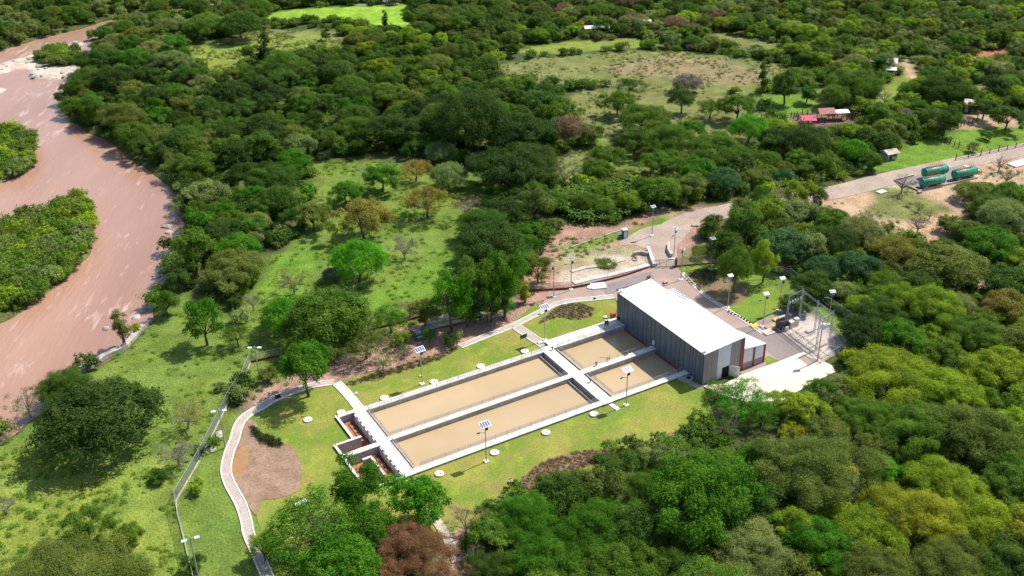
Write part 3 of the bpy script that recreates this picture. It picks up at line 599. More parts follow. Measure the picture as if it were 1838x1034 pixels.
# lean-to on the far side
mb = MB(); mb.hexa([L(U1+.02, V1, 0), L(U2, V1, 0), L(74.7, 20.1, 0), L(U1+.02, 20.1, 0), L(U1+.02, V1, HL+.5), L(U2, V1, HL-.1), L(74.7, 20.1, HL-.1), L(U1+.02, 20.1, HL+.5)], 'white_panel'); bpart(mb, 'lean_to_wall')
for u in (U1+2.6, U2-.45):
    mb = MB(); mb.lbox(u, u+.45, V1+.01, V1+.12, 0, HL-.02, 'rust_red'); bpart(mb, 'red_fin')
mb = MB(); mb.lbox(U1+.1, U2-.5, V1+.01, V1+.05, 0, 1.5, 'slate_grey'); bpart(mb, 'low_vent')
mb = MB(); o_ = .12
def roofslab(mb, u0, u1, v0, v1, z0, z1, t, m): mb.hexa([L(u0, v1, z0-t), L(u1, v1, z1-t), L(u1, v0, z1-t), L(u0, v0, z0-t), L(u0, v1, z0), L(u1, v1, z1), L(u1, v0, z1), L(u0, v0, z0)], m)
t_ = .14; zr = lambda u: HW+.12+(HE-HW)*(u-U0)/(U1-U0)
roofslab(mb, U0-o_, 69.3, V0-o_, V1+o_, zr(U0), zr(69.3), t_, 'white_roof'); roofslab(mb, 69.33, 70.8, 9.0, V1+o_, zr(69.33)-.03, zr(70.8)-.03, t_, 'white_roof'); rf = bpart(mb, 'roof')
def UE(v): return 74.9 + (v-20)*.22
def skew(mb, va, vb, t, m, z0=HL+.75, z1=HL+.1): mb.hexa([L(U1+.14, vb, z0-t), L(UE(vb), vb, z1-t), L(UE(va), va, z1-t), L(U1+.14, va, z0-t), L(U1+.14, vb, z0), L(UE(vb), vb, z1), L(UE(va), va, z1), L(U1+.14, va, z0)], m)
mb = MB(); skew(mb, 20, V1+.15, .14, 'white_roof'); bpart(mb, 'lean_to_roof')
mb = MB()
for k in range(9): roofslab(mb, 69.45, 70.8, 3.7+k*.6, 3.95+k*.6, zr(69.4), zr(70.8)-.03, .16, 'white_roof')
roofslab(mb, 69.32, 69.45, 3.5, 8.97, zr(69.3)-.02, zr(69.3)-.02, .2, 'white_roof'); roofslab(mb, 70.8, 70.92, 3.5, 8.97, zr(70.8)-.02, zr(70.8)-.02, .2, 'steel')
bpart(mb, 'slatted_roof')
mb = MB(); mb.lbox(69.25, 70.7, 3.5, 8.98, -1, 6.2, 'dark_steel'); bpart(mb, 'slat_shade')  # dark block added under the slats, paints the shade in their gaps
mb = MB(); mb.lbox(U0-.1, UM(V0)+.1, V0-.34, V0-.14, HW+.1, HW+.75, 'slate_grey'); mb.lbox(UM(V0)-.8, UM(V0)+.1, V0-.36, V0-.12, HE-.2, HE+.75, 'rust_red'); bpart(mb, 'parapet')
mb = MB(); roofslab(mb, U0+.1, 69.2, V0+.4, V0+.46, zr(U0)+.03, zr(69.2)+.03, .05, 'old_concrete'); [roofslab(mb, U0+.05, 69.2, q, q+.035, zr(U0)+.02, zr(69.2)+.02, .05, 'tin_white') for q in np.arange(V0+1.5, V1, 1.6)]; bpart(mb, 'roof_seam')
for (u, v, lb) in ((U0+.5, V1-.5, 'small white floodlight box on the near left corner of the white roof'), (U0+.6, V0+.5, 'small white floodlight box on the far left corner of the white roof')):
    e = empty('floodlight', L(u, v, HW+.15), YAW, lb, 'floodlight', 'floodlights on the building roof')
    mb = MB(); mb.box((0, 0, .45), (1.0, .7, .1), 'white_paint'); mb.build('housing', e)
    mb = MB(); mb.box((0, 0, .2), (.12, .12, .4), 'dark_steel'); mb.build('bracket', e)
mb = MB(); mb.lbox(U0-.45, U0-.12, 10.9, 11.3, 1.3, 2.1, 'white_paint'); mb.lbox(U0-.3, U0-.14, 11, 11.2, .5, 1.3, 'steel'); simple(mb, 'control_box', 'small white control box on the slate wall above the middle walkway', 'control box')

# ------------------------------------------------------------------ lamps
def make_lamp(pw=1.05, pd=.75):
    e = empty('solar_lamp')
    mb = MB(); mb.box((0, 0, .12), (.9, .9, .24), 'concrete'); mb.build('footing', e)
    mb = MB(); mb.tube([(0, 0, .2), (0, 0, 7.9)], [.11, .07], 'lamp_pole', 8); mb.build('pole', e)
    mb = MB(); mb.box((.28, 0, 7.1), (.4, .35, .55), 'dark_steel'); mb.build('battery_box', e)
    c, s = math.cos(.35), math.sin(.35)
    def pl(x, y, z=0): return (x, y*c, 8.1 + y*s + z)
    def slab(x0, x1, y0, y1, z0, z1, m):
        q = MB(); q.hexa([pl(x0, y0, z0), pl(x1, y0, z0), pl(x1, y1, z0), pl(x0, y1, z0), pl(x0, y0, z1), pl(x1, y0, z1), pl(x1, y1, z1), pl(x0, y1, z1)], m); return q
    p = slab(-pw, pw, -pd, pd, -.04, .04, 'white_paint').build('solar_panel', e)
    for k in range(4): slab(pw*(-.9+k*.47), pw*(-.54+k*.47), -pd*.8, pd*.8, .045, .06, 'solar_cell').build('cell', p)
    mb = MB(); mb.tube([(0, 0, 6.4), (-1.1, 0, 6.7)], .04, 'lamp_pole', 6); mb.build('arm', e)
    mb = MB(); mb.box((-1.35, 0, 6.7), (.6, .25, .1), 'dark_steel'); mb.build('lamp_head', e)
    return e
LG = 'solar lamps on tall poles around the plant'
lamps = [(758, 690, .5, 'solar lamp with tilted four-strip panel on the lawn above the left tank'),
 (978, 611, .5, 'solar lamp with four-strip panel at the corner where the footpath meets the white platform'),
 (1124, 728, .5, 'solar lamp with four-strip panel on the lawn below the right tank'),
 (873, 829, .5, 'solar lamp with four-strip panel standing nearest the camera below the left tank'),
 (994, 533, 2.2, 'solar lamp seen edge-on behind the paving, leftmost of the two by the chain-link fence'),
 (1025, 521, .1, 'solar lamp on the fence wall, right one of the pair near the round white lid'),
 (1170, 424, .4, 'solar lamp beside the gravel yard above the entrance, near the blue toilet'),
 (1209, 465, 1.0, 'solar lamp standing right of the gate on the entrance road'),
 (1222, 503, 1.6, 'solar lamp with pinkish footing at the edge of the paved yard inside the gate'),
 (1275, 484, .2, 'solar lamp on the strip of lawn behind the round planting bed'),
 (1306, 553, .4, 'solar lamp at the kerb corner beside the shaded planting bed'),
 (1369, 587, .3, 'solar lamp at the kerb near the yellow pallet behind the building'),
 (1398, 558, .3, 'solar lamp at the far left corner of the substation yard'),
 (1486, 583, .1, 'solar lamp behind the steel gantry by the chain-link fence')]
lp = make_lamp(.97, .68); lp2 = make_lamp(.62, .42); used_ = [0]
for i, (x, y, rz, lb) in enumerate(lamps):
    o = (lp if i == 0 else copy_tree(lp)) if i < 4 else (lp2 if i == 4 else copy_tree(lp2))
    z = .5 if i == 1 else 0
    o.location = P(x, y, 0); o.rotation_euler.z = YAW + (rz-.5); tag(o, lb, 'lamp', LG)
def make_pole(h=8.5):
    e = empty('floodlight_pole')
    mb = MB(); mb.tube([(0, 0, 0), (0, 0, h)], [.14, .09], 'lamp_pole', 8); mb.build('pole', e)
    mb = MB(); mb.tube([(-1.2, 0, h-.3), (1.2, 0, h-.3)], .06, 'steel', 6); mb.build('crossarm', e)
    for s in (-1, 1):
        mb = MB(); mb.box((s*.95, -.25, h-.2), (.75, .5, .16), 'white_paint'); mb.build('floodlight', e)
    return e
fp = make_pole()
for i, (x, y, lb) in enumerate(((467, 687, 'twin floodlight pole by the corner of the left fence among trees'), (405, 804, 'twin floodlight pole beside the curving footpath, left of the bare soil'), (357, 1040, 'twin floodlight pole leaning at the bottom left beside the white fence kerb'))):
    o = fp if i == 0 else copy_tree(fp); o.location = P(x, y); o.rotation_euler.z = .2*i; tag(o, lb, 'floodlight pole', 'twin floodlight poles along the left fence')

# ------------------------------------------------------------------ round lids and small boxes on the lawn
e = empty('manhole_cover'); mb = MB(); mb.cyl((0, 0, 0), .82, .22, 'concrete', 28); mb.build('slab', e); mb = MB(); mb.cyl((.15, -.1, .22), .14, .05, 'dark_steel', 12); mb.build('lid', e)
lids = [(690, 716, 'upper left, beside the lamp shadow'), (779, 687, 'above the left tank, second from the left'), (863, 659, 'above the left tank, right of the middle'), (942, 632, 'in the lamp shadow close to the footpath branch'),
 (553, 755, 'alone on the lawn left of the inlet pits'), (613, 742, 'touching the corner of the inlet pit'), (789, 852, 'at the lower left corner below the tank'), (888, 814, 'just right of the nearest lamp'), (980, 778, 'below the tank between the two lamps'),
 (1066, 745, 'left of the slab under the lower right lamp'), (1060, 517, 'on the paving beside the square white slab'), (1095, 578, 'behind the two standing people')]
for i, (x, y, lb) in enumerate(lids):
    o = e if i == 0 else copy_tree(e); o.location = P(x, y) + Vector((0, 0, .1)); tag(o, 'round white concrete manhole cover '+lb, 'manhole cover', 'round white manhole covers')
mb = MB(); mb.box((0, 0, .15), (3.4, 2.6, .3), 'white_paint', .2); o = simple(mb, 'hatch_slab', 'large square white slab on the paving near the round lid', 'slab'); o.location = P(1074, 515)+Vector((0, 0, .09))
def bx(px, py, d, m, name, label, cat, rz=.5, z=.05, group=None):
    mb = MB(); mb.box((0, 0, d[2]/2), d, m, 0); mb.box((0, 0, d[2]+.02), (d[0]*.86, d[1]*.86, .04), m); o = simple(mb, name, label, cat, group); o.location = P(px, py)+Vector((0, 0, z)); o.rotation_euler.z = rz; return o
bx(640, 708, (.5, .5, .35), 'concrete', 'junction_box', 'small white junction box on the lawn right of the white path', 'junction box')
bx(916, 867, (.75, .6, .4), 'concrete', 'junction_box', 'small white junction box on the lawn above the ribbed planting bed', 'junction box')
bx(970, 617, (1.1, .7, .35), 'concrete', 'junction_box', 'white slab box at the foot of the lamp by the footpath', 'junction box')
bx(755, 676, (.7, .5, .2), 'yellow', 'yellow_box', 'small yellow box beside the upper left lamp pole', 'box')
bx(544, 748, (.5, .4, .15), 'orange', 'orange_box', 'small orange box on the lawn beside the lone round cover', 'box')
bx(540, 905, (2.0, 1.1, .35), 'white_paint', 'white_board', 'white board lying on the grass under the near left tree', 'board')
bx(740, 868, (1.6, 1.2, .5), 'concrete', 'junction_box', 'white concrete box under the tree at the tank corner', 'junction box')
bx(1180, 520, (2.0, .8, .2), 'wood', 'pallet', 'pale boards leaning at the far side of the building', 'boards')
bx(1194, 509, (1.0, .8, .4), 'wood', 'crate', 'pale crate on the paving behind the building', 'crate')
bx(1354, 586, (1.8, 1.3, .25), 'yellow', 'pallet', 'bright yellow pallet by the kerb behind the building', 'pallet')
bx(1379, 598, (2.3, 1.8, .3), 'apron', 'pallet', 'cream board pallet beside the lamp foot near the transformer', 'pallet')
bx(1386, 588, (3.0, 2.2, .25), 'yellow', 'timber_stack', 'stack of yellow timber boards left of the transformer', 'timber').data.materials[0] = MATS['wood']
bx(1396, 575, (2.2, 1.2, .4), 'yellow', 'timber_stack', 'pile of yellow boards behind the transformer', 'timber')
bx(1100, 571, (1.0, .8, .9), 'red', 'red_crate', 'red box on the lawn at the far corner of the building', 'box', z=.3)
bx(1095, 573, (2.6, .5, .15), 'wood', 'plank', 'pale plank lying before the red box', 'plank', rz=-.4)
bx(1086, 570, (.9, .5, .25), 'white_paint', 'white_sack', 'white sack left of the plank on the lawn', 'sack')
bx(1101, 575, (.8, .5, .25), 'white_paint', 'white_sack', 'white sack right of the plank below the red box', 'sack')
bx(1106, 577, (.4, .4, .2), 'white_paint', 'white_bucket', 'tiny white bucket nearest the building corner', 'bucket')
bx(1067, 538, (.4, .3, .4), 'black', 'black_bag', 'small black bag on the footpath kerb north of the oval bed', 'bag')
bx(499, 714, (1.0, .6, .5), 'black', 'black_bag', 'small black heap on the curving footpath under a tree', 'bag')
bx(1247, 426, (.0+1.6, .9, .4), 'rock', 'pale_boulder', 'pale boulder lying on the entrance road', 'boulder', rz=0).location = P(1247, 406)
mb = MB()
for k in range(9): mb.box((k*.85, 0, .2), (.3, .45, .4), 'black')
o = simple(mb, 'parking_stops', 'row of small dark blocks along the kerb behind the building', 'kerb blocks'); o.location = P(1308, 561); o.rotation_euler.z = math.atan2(*(P(1330, 572)-P(1308, 561)).yx)
# sign on the lawn
e = empty('sign_board', P(940, 617), .6, 'grey sign board on two thin posts on the lawn by the footpath', 'sign')
mb = MB(); mb.box((0, 0, 1.8), (1.7, .06, .9), 'dark_steel'); mb.build('board', e)
for s in (-.7, .7): mb = MB(); mb.tube([(s, 0, 0), (s, 0, 1.8)], .04, 'steel'); mb.build('post', e)

# ------------------------------------------------------------------ two people on the platform
def person(px, py, label, shirt, face, zz):
    root = P(px, py, .5); e = empty('person', root, face, label, 'person', 'people standing on the white platform')
    js = dict(pel=(0, 0, .95), sp=(0, 0, 1.2), ch=(0, 0, 1.4), nk=(0, .01, 1.5), hd=(0, .02, 1.6), ht=(0, .02, 1.72),
              sl=(-.18, 0, 1.42), el=(-.24, .02, 1.15), wl=(-.22, .12, .92), hl=(-.22, .15, .84), sr=(.18, 0, 1.42), er=(.25, .03, 1.15), wr=(.2, .14, .95), hr=(.2, .18, .87),
              pl=(-.1, 0, .9), kl=(-.11, .02, .5), al=(-.12, -.02, .09), tl=(-.13, .15, .03), pr=(.1, 0, .9), kr=(.12, .04, .5), ar=(.14, 0, .09), tr=(.16, .17, .03))
    rad = dict(pel=.14, sp=.13, ch=.15, nk=.06, hd=.095, ht=.07, sl=.065, el=.045, wl=.03, hl=.04, sr=.065, er=.045, wr=.03, hr=.04, pl=.095, kl=.06, al=.042, tl=.035, pr=.095, kr=.06, ar=.042, tr=.035)
    ed = [('pel', 'sp'), ('sp', 'ch'), ('ch', 'nk'), ('nk', 'hd'), ('hd', 'ht'), ('ch', 'sl'), ('sl', 'el'), ('el', 'wl'), ('wl', 'hl'), ('ch', 'sr'), ('sr', 'er'), ('er', 'wr'), ('wr', 'hr'), ('pel', 'pl'), ('pl', 'kl'), ('kl', 'al'), ('al', 'tl'), ('pel', 'pr'), ('pr', 'kr'), ('kr', 'ar'), ('ar', 'tr')]
    def skin(name, keys, edges, m, grow=0.):
        idx = {k: i for i, k in enumerate(keys)}; me = bpy.data.meshes.new(name)
        me.from_pydata([js[k] for k in keys], [(idx[a], idx[b]) for a, b in edges], []); me.materials.append(MATS[m])
        o = bpy.data.objects.new(name, me); COL.objects.link(o); o.parent = e; md = o.modifiers.new('skin', 'SKIN')
        for k, i in idx.items(): me.skin_vertices[0].data[i].radius = (rad[k]+grow, rad[k]+grow)
        me.skin_vertices[0].data[0].use_root = True
        o.modifiers.new('s', 'SUBSURF').levels = 1; return o
    skin('body', list(js), ed, 'skin')
    skin('shirt', ['pel', 'sp', 'ch', 'sl', 'el', 'sr', 'er'], [('pel', 'sp'), ('sp', 'ch'), ('ch', 'sl'), ('sl', 'el'), ('ch', 'sr'), ('sr', 'er')], shirt, .022)
    skin('trousers', ['pel', 'pl', 'kl', 'al', 'pr', 'kr', 'ar'], [('pel', 'pl'), ('pl', 'kl'), ('kl', 'al'), ('pel', 'pr'), ('pr', 'kr'), ('kr', 'ar')], 'cloth_dark', .02)
    mb = MB(); mb.cyl((0, .02, 1.66), .16, .02, 'white_paint', 14); mb.cyl((0, .02, 1.67), .115, .12, 'white_paint', 14, .06); mb.build('helmet', e)
person(1086.7, 587, 'person in olive shirt and dark trousers, left of the two on the white platform', 'cloth_olive', .4, 0)
person(1090.6, 586.5, 'person in black shirt and dark trousers, right of the two on the white platform', 'cloth_dark', -.6, 0)

# ------------------------------------------------------------------ fences
def fence(pix, label, h=2.3, post=3., wallh=.25, wm='concrete', step=0, arm=True):
    pts = [P(*p) for p in pix]; a0 = pts[0]; e = empty('chain_link_fence', a0, 0, label, 'fence', 'chain-link fences round the plant'); inv = Matrix.Translation(-a0)
    mb = MB(); q = MB(); t = MB()
    for a, b in zip(pts[:-1], pts[1:]):
        up = Vector((0, 0, h)); lo = Vector((0, 0, wallh))
        q.add([a+lo, b+lo, b+up, a+up], [(0, 1, 2, 3)], 'chain_link'); t.tube([a+up, b+up], .03, 'steel', 5)
    ribbon(mb, pts, .2, -.2, wallh, 'old_concrete' if wm == 'concrete' else wm)
    for o in (q.build('mesh_panel', e, recalc=False), mb.build('footing', e), t.build('top_rail', e)): o.matrix_parent_inverse = inv
    first = None; carry = 0
    for a, b in zip(pts[:-1], pts[1:]):
        n = max(1, round((b-a).length/post))
        for i in range(n):
            p = a.lerp(b, i/n)
            if first is None:
                k = MB(); k.tube([(0, 0, 0), (0, 0, h), (-.25, .1, h+.35)] if arm else [(0, 0, 0), (0, 0, h)], .035, 'steel', 5); first = k.build('post', e); first.location = p-a0
            else: c = first.copy(); COL.objects.link(c); c.location = p-a0
fence([(450, 651), (436, 684), (414, 715), (386, 772), (359, 826), (316, 900), (318, 921), (330, 968), (340, 1010), (356, 1075)], 'chain-link fence with pale posts running down the left side of the plant')
fence([(450, 651), (500, 640), (580, 616), (660, 595), (721, 579), (805, 555), (860, 538), (952, 523), (1020, 519), (1060, 511), (1120, 496), (1168, 480)], 'chain-link fence on a low dark red wall behind the trees and paving', 1.9, 4., .45, 'rust_red', arm=False)
fence([(1215, 479), (1250, 476), (1290, 473), (1350, 478), (1420, 500), (1478, 545), (1597, 628), (1640, 665)], 'chain-link fence curving behind the planting bed and gantry on the right', 2.3, 4., .4, 'dark_steel')
fence([(1404, 598), (1473, 653), (1521, 625)], 'low wire fence in front of the substation gravel', 1.6, 3, .2, 'concrete', arm=False)
fence([(1521, 625), (1470, 571), (1446, 557), (1428, 550)], 'low wire fence behind the substation gantry', 1.6, 3, .2, 'concrete', arm=False)
# gate across the entrance
e = empty('entrance_gate', P(1170, 481), 0, 'dark sliding gate of thin bars across the entrance road', 'gate'); a, b = Vector((0, 0, 0)), P(1209, 479)-P(1170, 481)
mb = MB(); up = Vector((0, 0, 2))
mb.tube([a+up, b+up], .05, 'dark_steel'); mb.tube([a+up*.1, b+up*.1], .05, 'dark_steel')
for i in range(4): mb.tube([a.lerp(b, i/3), a.lerp(b, i/3)+up], .05, 'dark_steel')
mb.build('frame', e)
mb = MB(); [mb.tube([a.lerp(b, i/24)+up*.1, a.lerp(b, i/24)+up], .015, 'dark_steel', 4) for i in range(25)]; mb.build('bars', e)
mb = MB(); mb.box((b.x+.5, b.y, 1.1), (.5, .9, 2.2), 'dark_steel'); mb.build('gate_post', e)
# culvert parapet, headwalls, stone channel
def wallrun(pix, w, z0, z1, m, name, label, cat, sm=0):
    mb = MB(); ribbon(mb, pline(pix, sm), w, z0, z1, m); return simple(mb, name, label, cat)
wallrun([(1163, 449), (1168, 463), (1174, 480)], .7, -.2, 1.0, 'concrete', 'culvert_parapet', 'white concrete parapet on the left side of the entrance road', 'parapet')
wallrun([(1136, 459), (1150, 456), (1163, 459)], .5, -.2, .9, 'old_concrete', 'culvert_headwall', 'grey culvert headwall left of the white parapet', 'headwall')
wallrun([(1201, 440), (1199, 452), (1205, 462)], .6, -.2, 1.0, 'old_concrete', 'culvert_parapet', 'short dark-sided parapet on the right of the entrance road', 'parapet')
wallrun([(1030, 509), (1060, 501), (1100, 493), (1165, 476)], 1.5, -.2, .25, 'concrete', 'channel_lining', 'white concrete channel edge running along the outside of the fence', 'channel lining')
wallrun([(1025, 488), (1050, 481), (1090, 476), (1120, 466)], 1.2, -.2, .22, 'old_concrete', 'channel_lining', 'rough pale stone edge on the far side of the sandy channel', 'channel lining')
wallrun([(1015, 448), (1060, 432), (1100, 418), (1130, 410)], .3, -.2, .2, 'old_concrete', 'drain_edge', 'thin pale drain edge beside the green strip', 'drain')
wallrun([(130, 668), (160, 655), (190, 636), (225, 619), (250, 590), (272, 572)], 1.3, -.8, .25, 'rock', 'stone_revetment', 'grey stone revetment along the near river bank', 'revetment', 4)
wallrun([(768, 918), (790, 945), (812, 985), (820, 1010)], 1.6, -.1, .2, 'old_concrete', 'stone_path', 'stony pale path running down between the brown trees at the bottom', 'path')
wallrun([(820, 1000), (860, 975), (900, 955)], .5, -.1, .2, 'old_concrete', 'stone_edging', 'thin stone edging branching right from the stony path', 'edging')
# small roofed posts in the trees
e = empty('brick_shelter', P(1308, 457), .2, 'small grey shelter with an open doorway under the dark trees beyond the fence', 'shelter')
for s in (-.55, .55): mb = MB(); mb.box((s, 0, .9), (.25, .8, 1.8), 'old_concrete'); mb.build('pillar', e)
mb = MB(); mb.box((0, 0, 2.1), (1.6, 1.3, .6), 'old_concrete'); mb.box((0, 0, 2.5), (1.1, .9, .2), 'old_concrete'); mb.build('roof', e)
# portable toilet and motorbike
e = empty('portable_toilet', P(1121, 426), .3, 'blue portable toilet on the gravel yard', 'toilet')
mb = MB(); mb.box((0, 0, 1.05), (1.2, 1.2, 2.1), 'blue'); mb.build('cabin', e); mb = MB(); mb.box((0, 0, 2.18), (1.26, 1.26, .16), 'white_paint'); mb.build('roof', e); mb = MB(); mb.box((0, -.62, 1.0), (.8, .04, 1.8), 'tin_white'); mb.build('door', e)
def moto(px, py, label, rz, m):
    e = empty('motorbike', P(px, py), rz, label, 'motorbike')
    for s in (-.65, .65):
        mb = MB(); pts = [(s+.3*math.cos(t), 0, .31+.3*math.sin(t)) for t in np.linspace(0, 2*PI, 14)]; mb.tube(pts, .05, 'black', 5, False); mb.tube([(s, -.06, .31), (s, .06, .31)], .09, 'steel', 8); mb.build('wheel', e)
    mb = MB(); mb.tube([(-.6, 0, .35), (-.1, 0, .5), (.35, 0, .75), (.45, 0, .9)], [.08, .14, .14, .08], m, 8); mb.build('frame', e)
    mb = MB(); mb.box((-.35, 0, .78), (.65, .25, .12), 'black'); mb.build('seat', e)
    mb = MB(); mb.tube([(.65, 0, .35), (.45, 0, 1.0)], .035, 'steel'); mb.tube([(.45, -.35, 1.02), (.45, .35, 1.02)], .03, 'black'); mb.build('handlebar', e)
moto(1114, 427, 'dark motorbike parked beside the blue toilet', .4, 'black')
moto(1139, 466, 'dark red motorbike lying low in the sandy channel', 2.2, 'rust_red')

# ------------------------------------------------------------------ substation
gan = empty('steel_gantry', P(1410.5, 586.3), 0, 'tall grey steel gantry frame over the substation gravel', 'gantry'); G0 = gan.location.copy(); inv = Matrix.Translation(-G0)
cols = [P(1410.5, 586.3), P(1434, 576), P(1461, 598.5), P(1487.6, 617.5), P(1464, 630)]; hz = 7.2
def g(mb, name): o = mb.build(name, gan); o.matrix_parent_inverse = inv; return o
for c in cols:
    mb = MB()
    for dx, dy in ((.15, .15), (-.15, .15), (-.15, -.15), (.15, -.15)): mb.tube([c+Vector((dx, dy, 0)), c+Vector((dx*.6, dy*.6, hz+.8))], .035, 'steel', 4)
    for k in range(9):
        z = .4+k*.85; s = 1 if k % 2 else -1
        mb.tube([c+Vector((-.14, s*.14, z)), c+Vector((.14, s*.14, z+.8))], .015, 'steel', 4); mb.tube([c+Vector((s*.14, -.14, z)), c+Vector((s*.14, .14, z+.8))], .015, 'steel', 4)
    g(mb, 'column')
def beam(a, b, z, r=.075):
    mb = MB()
    for dz in (0, .35): mb.tube([a+Vector((0, 0, z+dz)), b+Vector((0, 0, z+dz))], r*.6, 'steel', 4)
    n = int((b-a).length/.7)
    for k in range(n): p, q = a.lerp(b, k/n), a.lerp(b, (k+1)/n); mb.tube([p+Vector((0, 0, z+(.35 if k % 2 else 0))), q+Vector((0, 0, z+(0 if k % 2 else .35)))], .025, 'steel', 4)
    return g(mb, 'beam')
beam(cols[0], cols[1], hz); beam(cols[1], cols[2], hz); beam(cols[2], cols[3], hz); beam(cols[3], cols[4], hz); beam(cols[0], cols[1], 5.2); beam(cols[1], cols[2], 4.8); beam(cols[2], cols[3], 4.8); beam(cols[3], cols[4], 4.6)
for k in range(4):
    a = cols[0].lerp(cols[1], .15+k*.23); b = cols[4].lerp(cols[3], .15+k*.23)
    mb = MB(); mb.tube([a+Vector((0, 0, 6.9)), a.lerp(b, .5)+Vector((0, 0, 6.3)), b+Vector((0, 0, 6.9))], .018, 'dark_steel', 4); g(mb, 'cable')
for k in range(5):
    a = cols[0].lerp(cols[1], .1+k*.2); mb = MB()
    for j in range(4): mb.cyl(a+Vector((0, 0, 5.6+j*.12)), .14, .06, 'white_paint', 8)
    mb.tube([a+Vector((0, 0, 5.5)), a+Vector((0, 0, 6.4))], .04, 'dark_steel', 5); g(mb, 'insulator')
# transformer
tf = empty('transformer', P(1403.5, 590), YAW, 'dark finned transformer with pale top under the left end of the gantry', 'transformer')
mb = MB(); mb.box((0, 0, 1.2), (2.0, 1.4, 2.0), 'dark_steel'); mb.box((0, 0, .12), (2.3, 1.7, .24), 'concrete'); mb.build('tank', tf)
for s in (-1, 1):
    mb = MB(); [mb.box((-.8+k*.2, s*.95, 1.2), (.06, .45, 1.6), 'dark_steel') for k in range(9)]; mb.build('radiator', tf)
mb = MB(); mb.tube([(-.9, .5, 2.6), (.9, .5, 2.6)], .28, 'tin_white', 10); mb.build('conservator', tf)
for k in range(3):
    mb = MB(); mb.tube([(-.6+k*.6, -.3, 2.2), (-.6+k*.6, -.35, 3.0)], [.12, .05], 'rust_red', 8); mb.build('bushing', tf)
for (x, y, d, lb) in ((1420, 588, (1.3, .9, 1.6), 'cream switchgear cabinet right of the transformer'), (1428, 585, (1.0, .8, 1.9), 'tall cream switchgear cabinet behind the first cabinet'), (1411, 594, (.8, .6, 1.1), 'small grey switchgear cabinet at the near gantry foot')):
    e = empty('switchgear_cabinet', P(x, y), YAW, lb, 'cabinet', 'switchgear cabinets'); mb = MB(); mb.box((0, 0, d[2]/2), d, 'apron'); mb.build('body', e); mb = MB(); mb.box((0, -d[1]/2-.03, d[2]/2), (d[0]*.8, .04, d[2]*.8), 'tin_white'); mb.build('door', e)
mb = MB()
for k in range(7):
    a = P(1416+k*8.5, 604+k*6); b = a + Vector((3.5, 3.4, 0)); ribbon(mb, [a, b], .35, .1, .3, 'old_concrete')
for off in (0, 12): ribbon(mb, [P(1415+off, 600-off*.5), P(1475+off, 645-off*.5)], .4, .1, .22, 'old_concrete')
simple(mb, 'cable_trenches', 'grid of low pale concrete trench covers on the substation gravel', 'trench covers')
e = empty('transformer_pole', P(1467, 649), 0, 'tall pole with a round white drum lamp in front of the gantry', 'pole')
mb = MB(); mb.tube([(0, 0, 0), (0, 0, 9.6)], [.15, .1], 'lamp_pole', 8); mb.build('pole', e); mb = MB(); mb.tube([(.1, -.3, 8.2), (.1, .3, 8.2)], .65, 'white_paint', 14); mb.build('drum', e)
mb = MB(); mb.tube([(-.8, 0, 9.3), (.8, 0, 9.3)], .06, 'steel'); mb.build('crossarm', e)

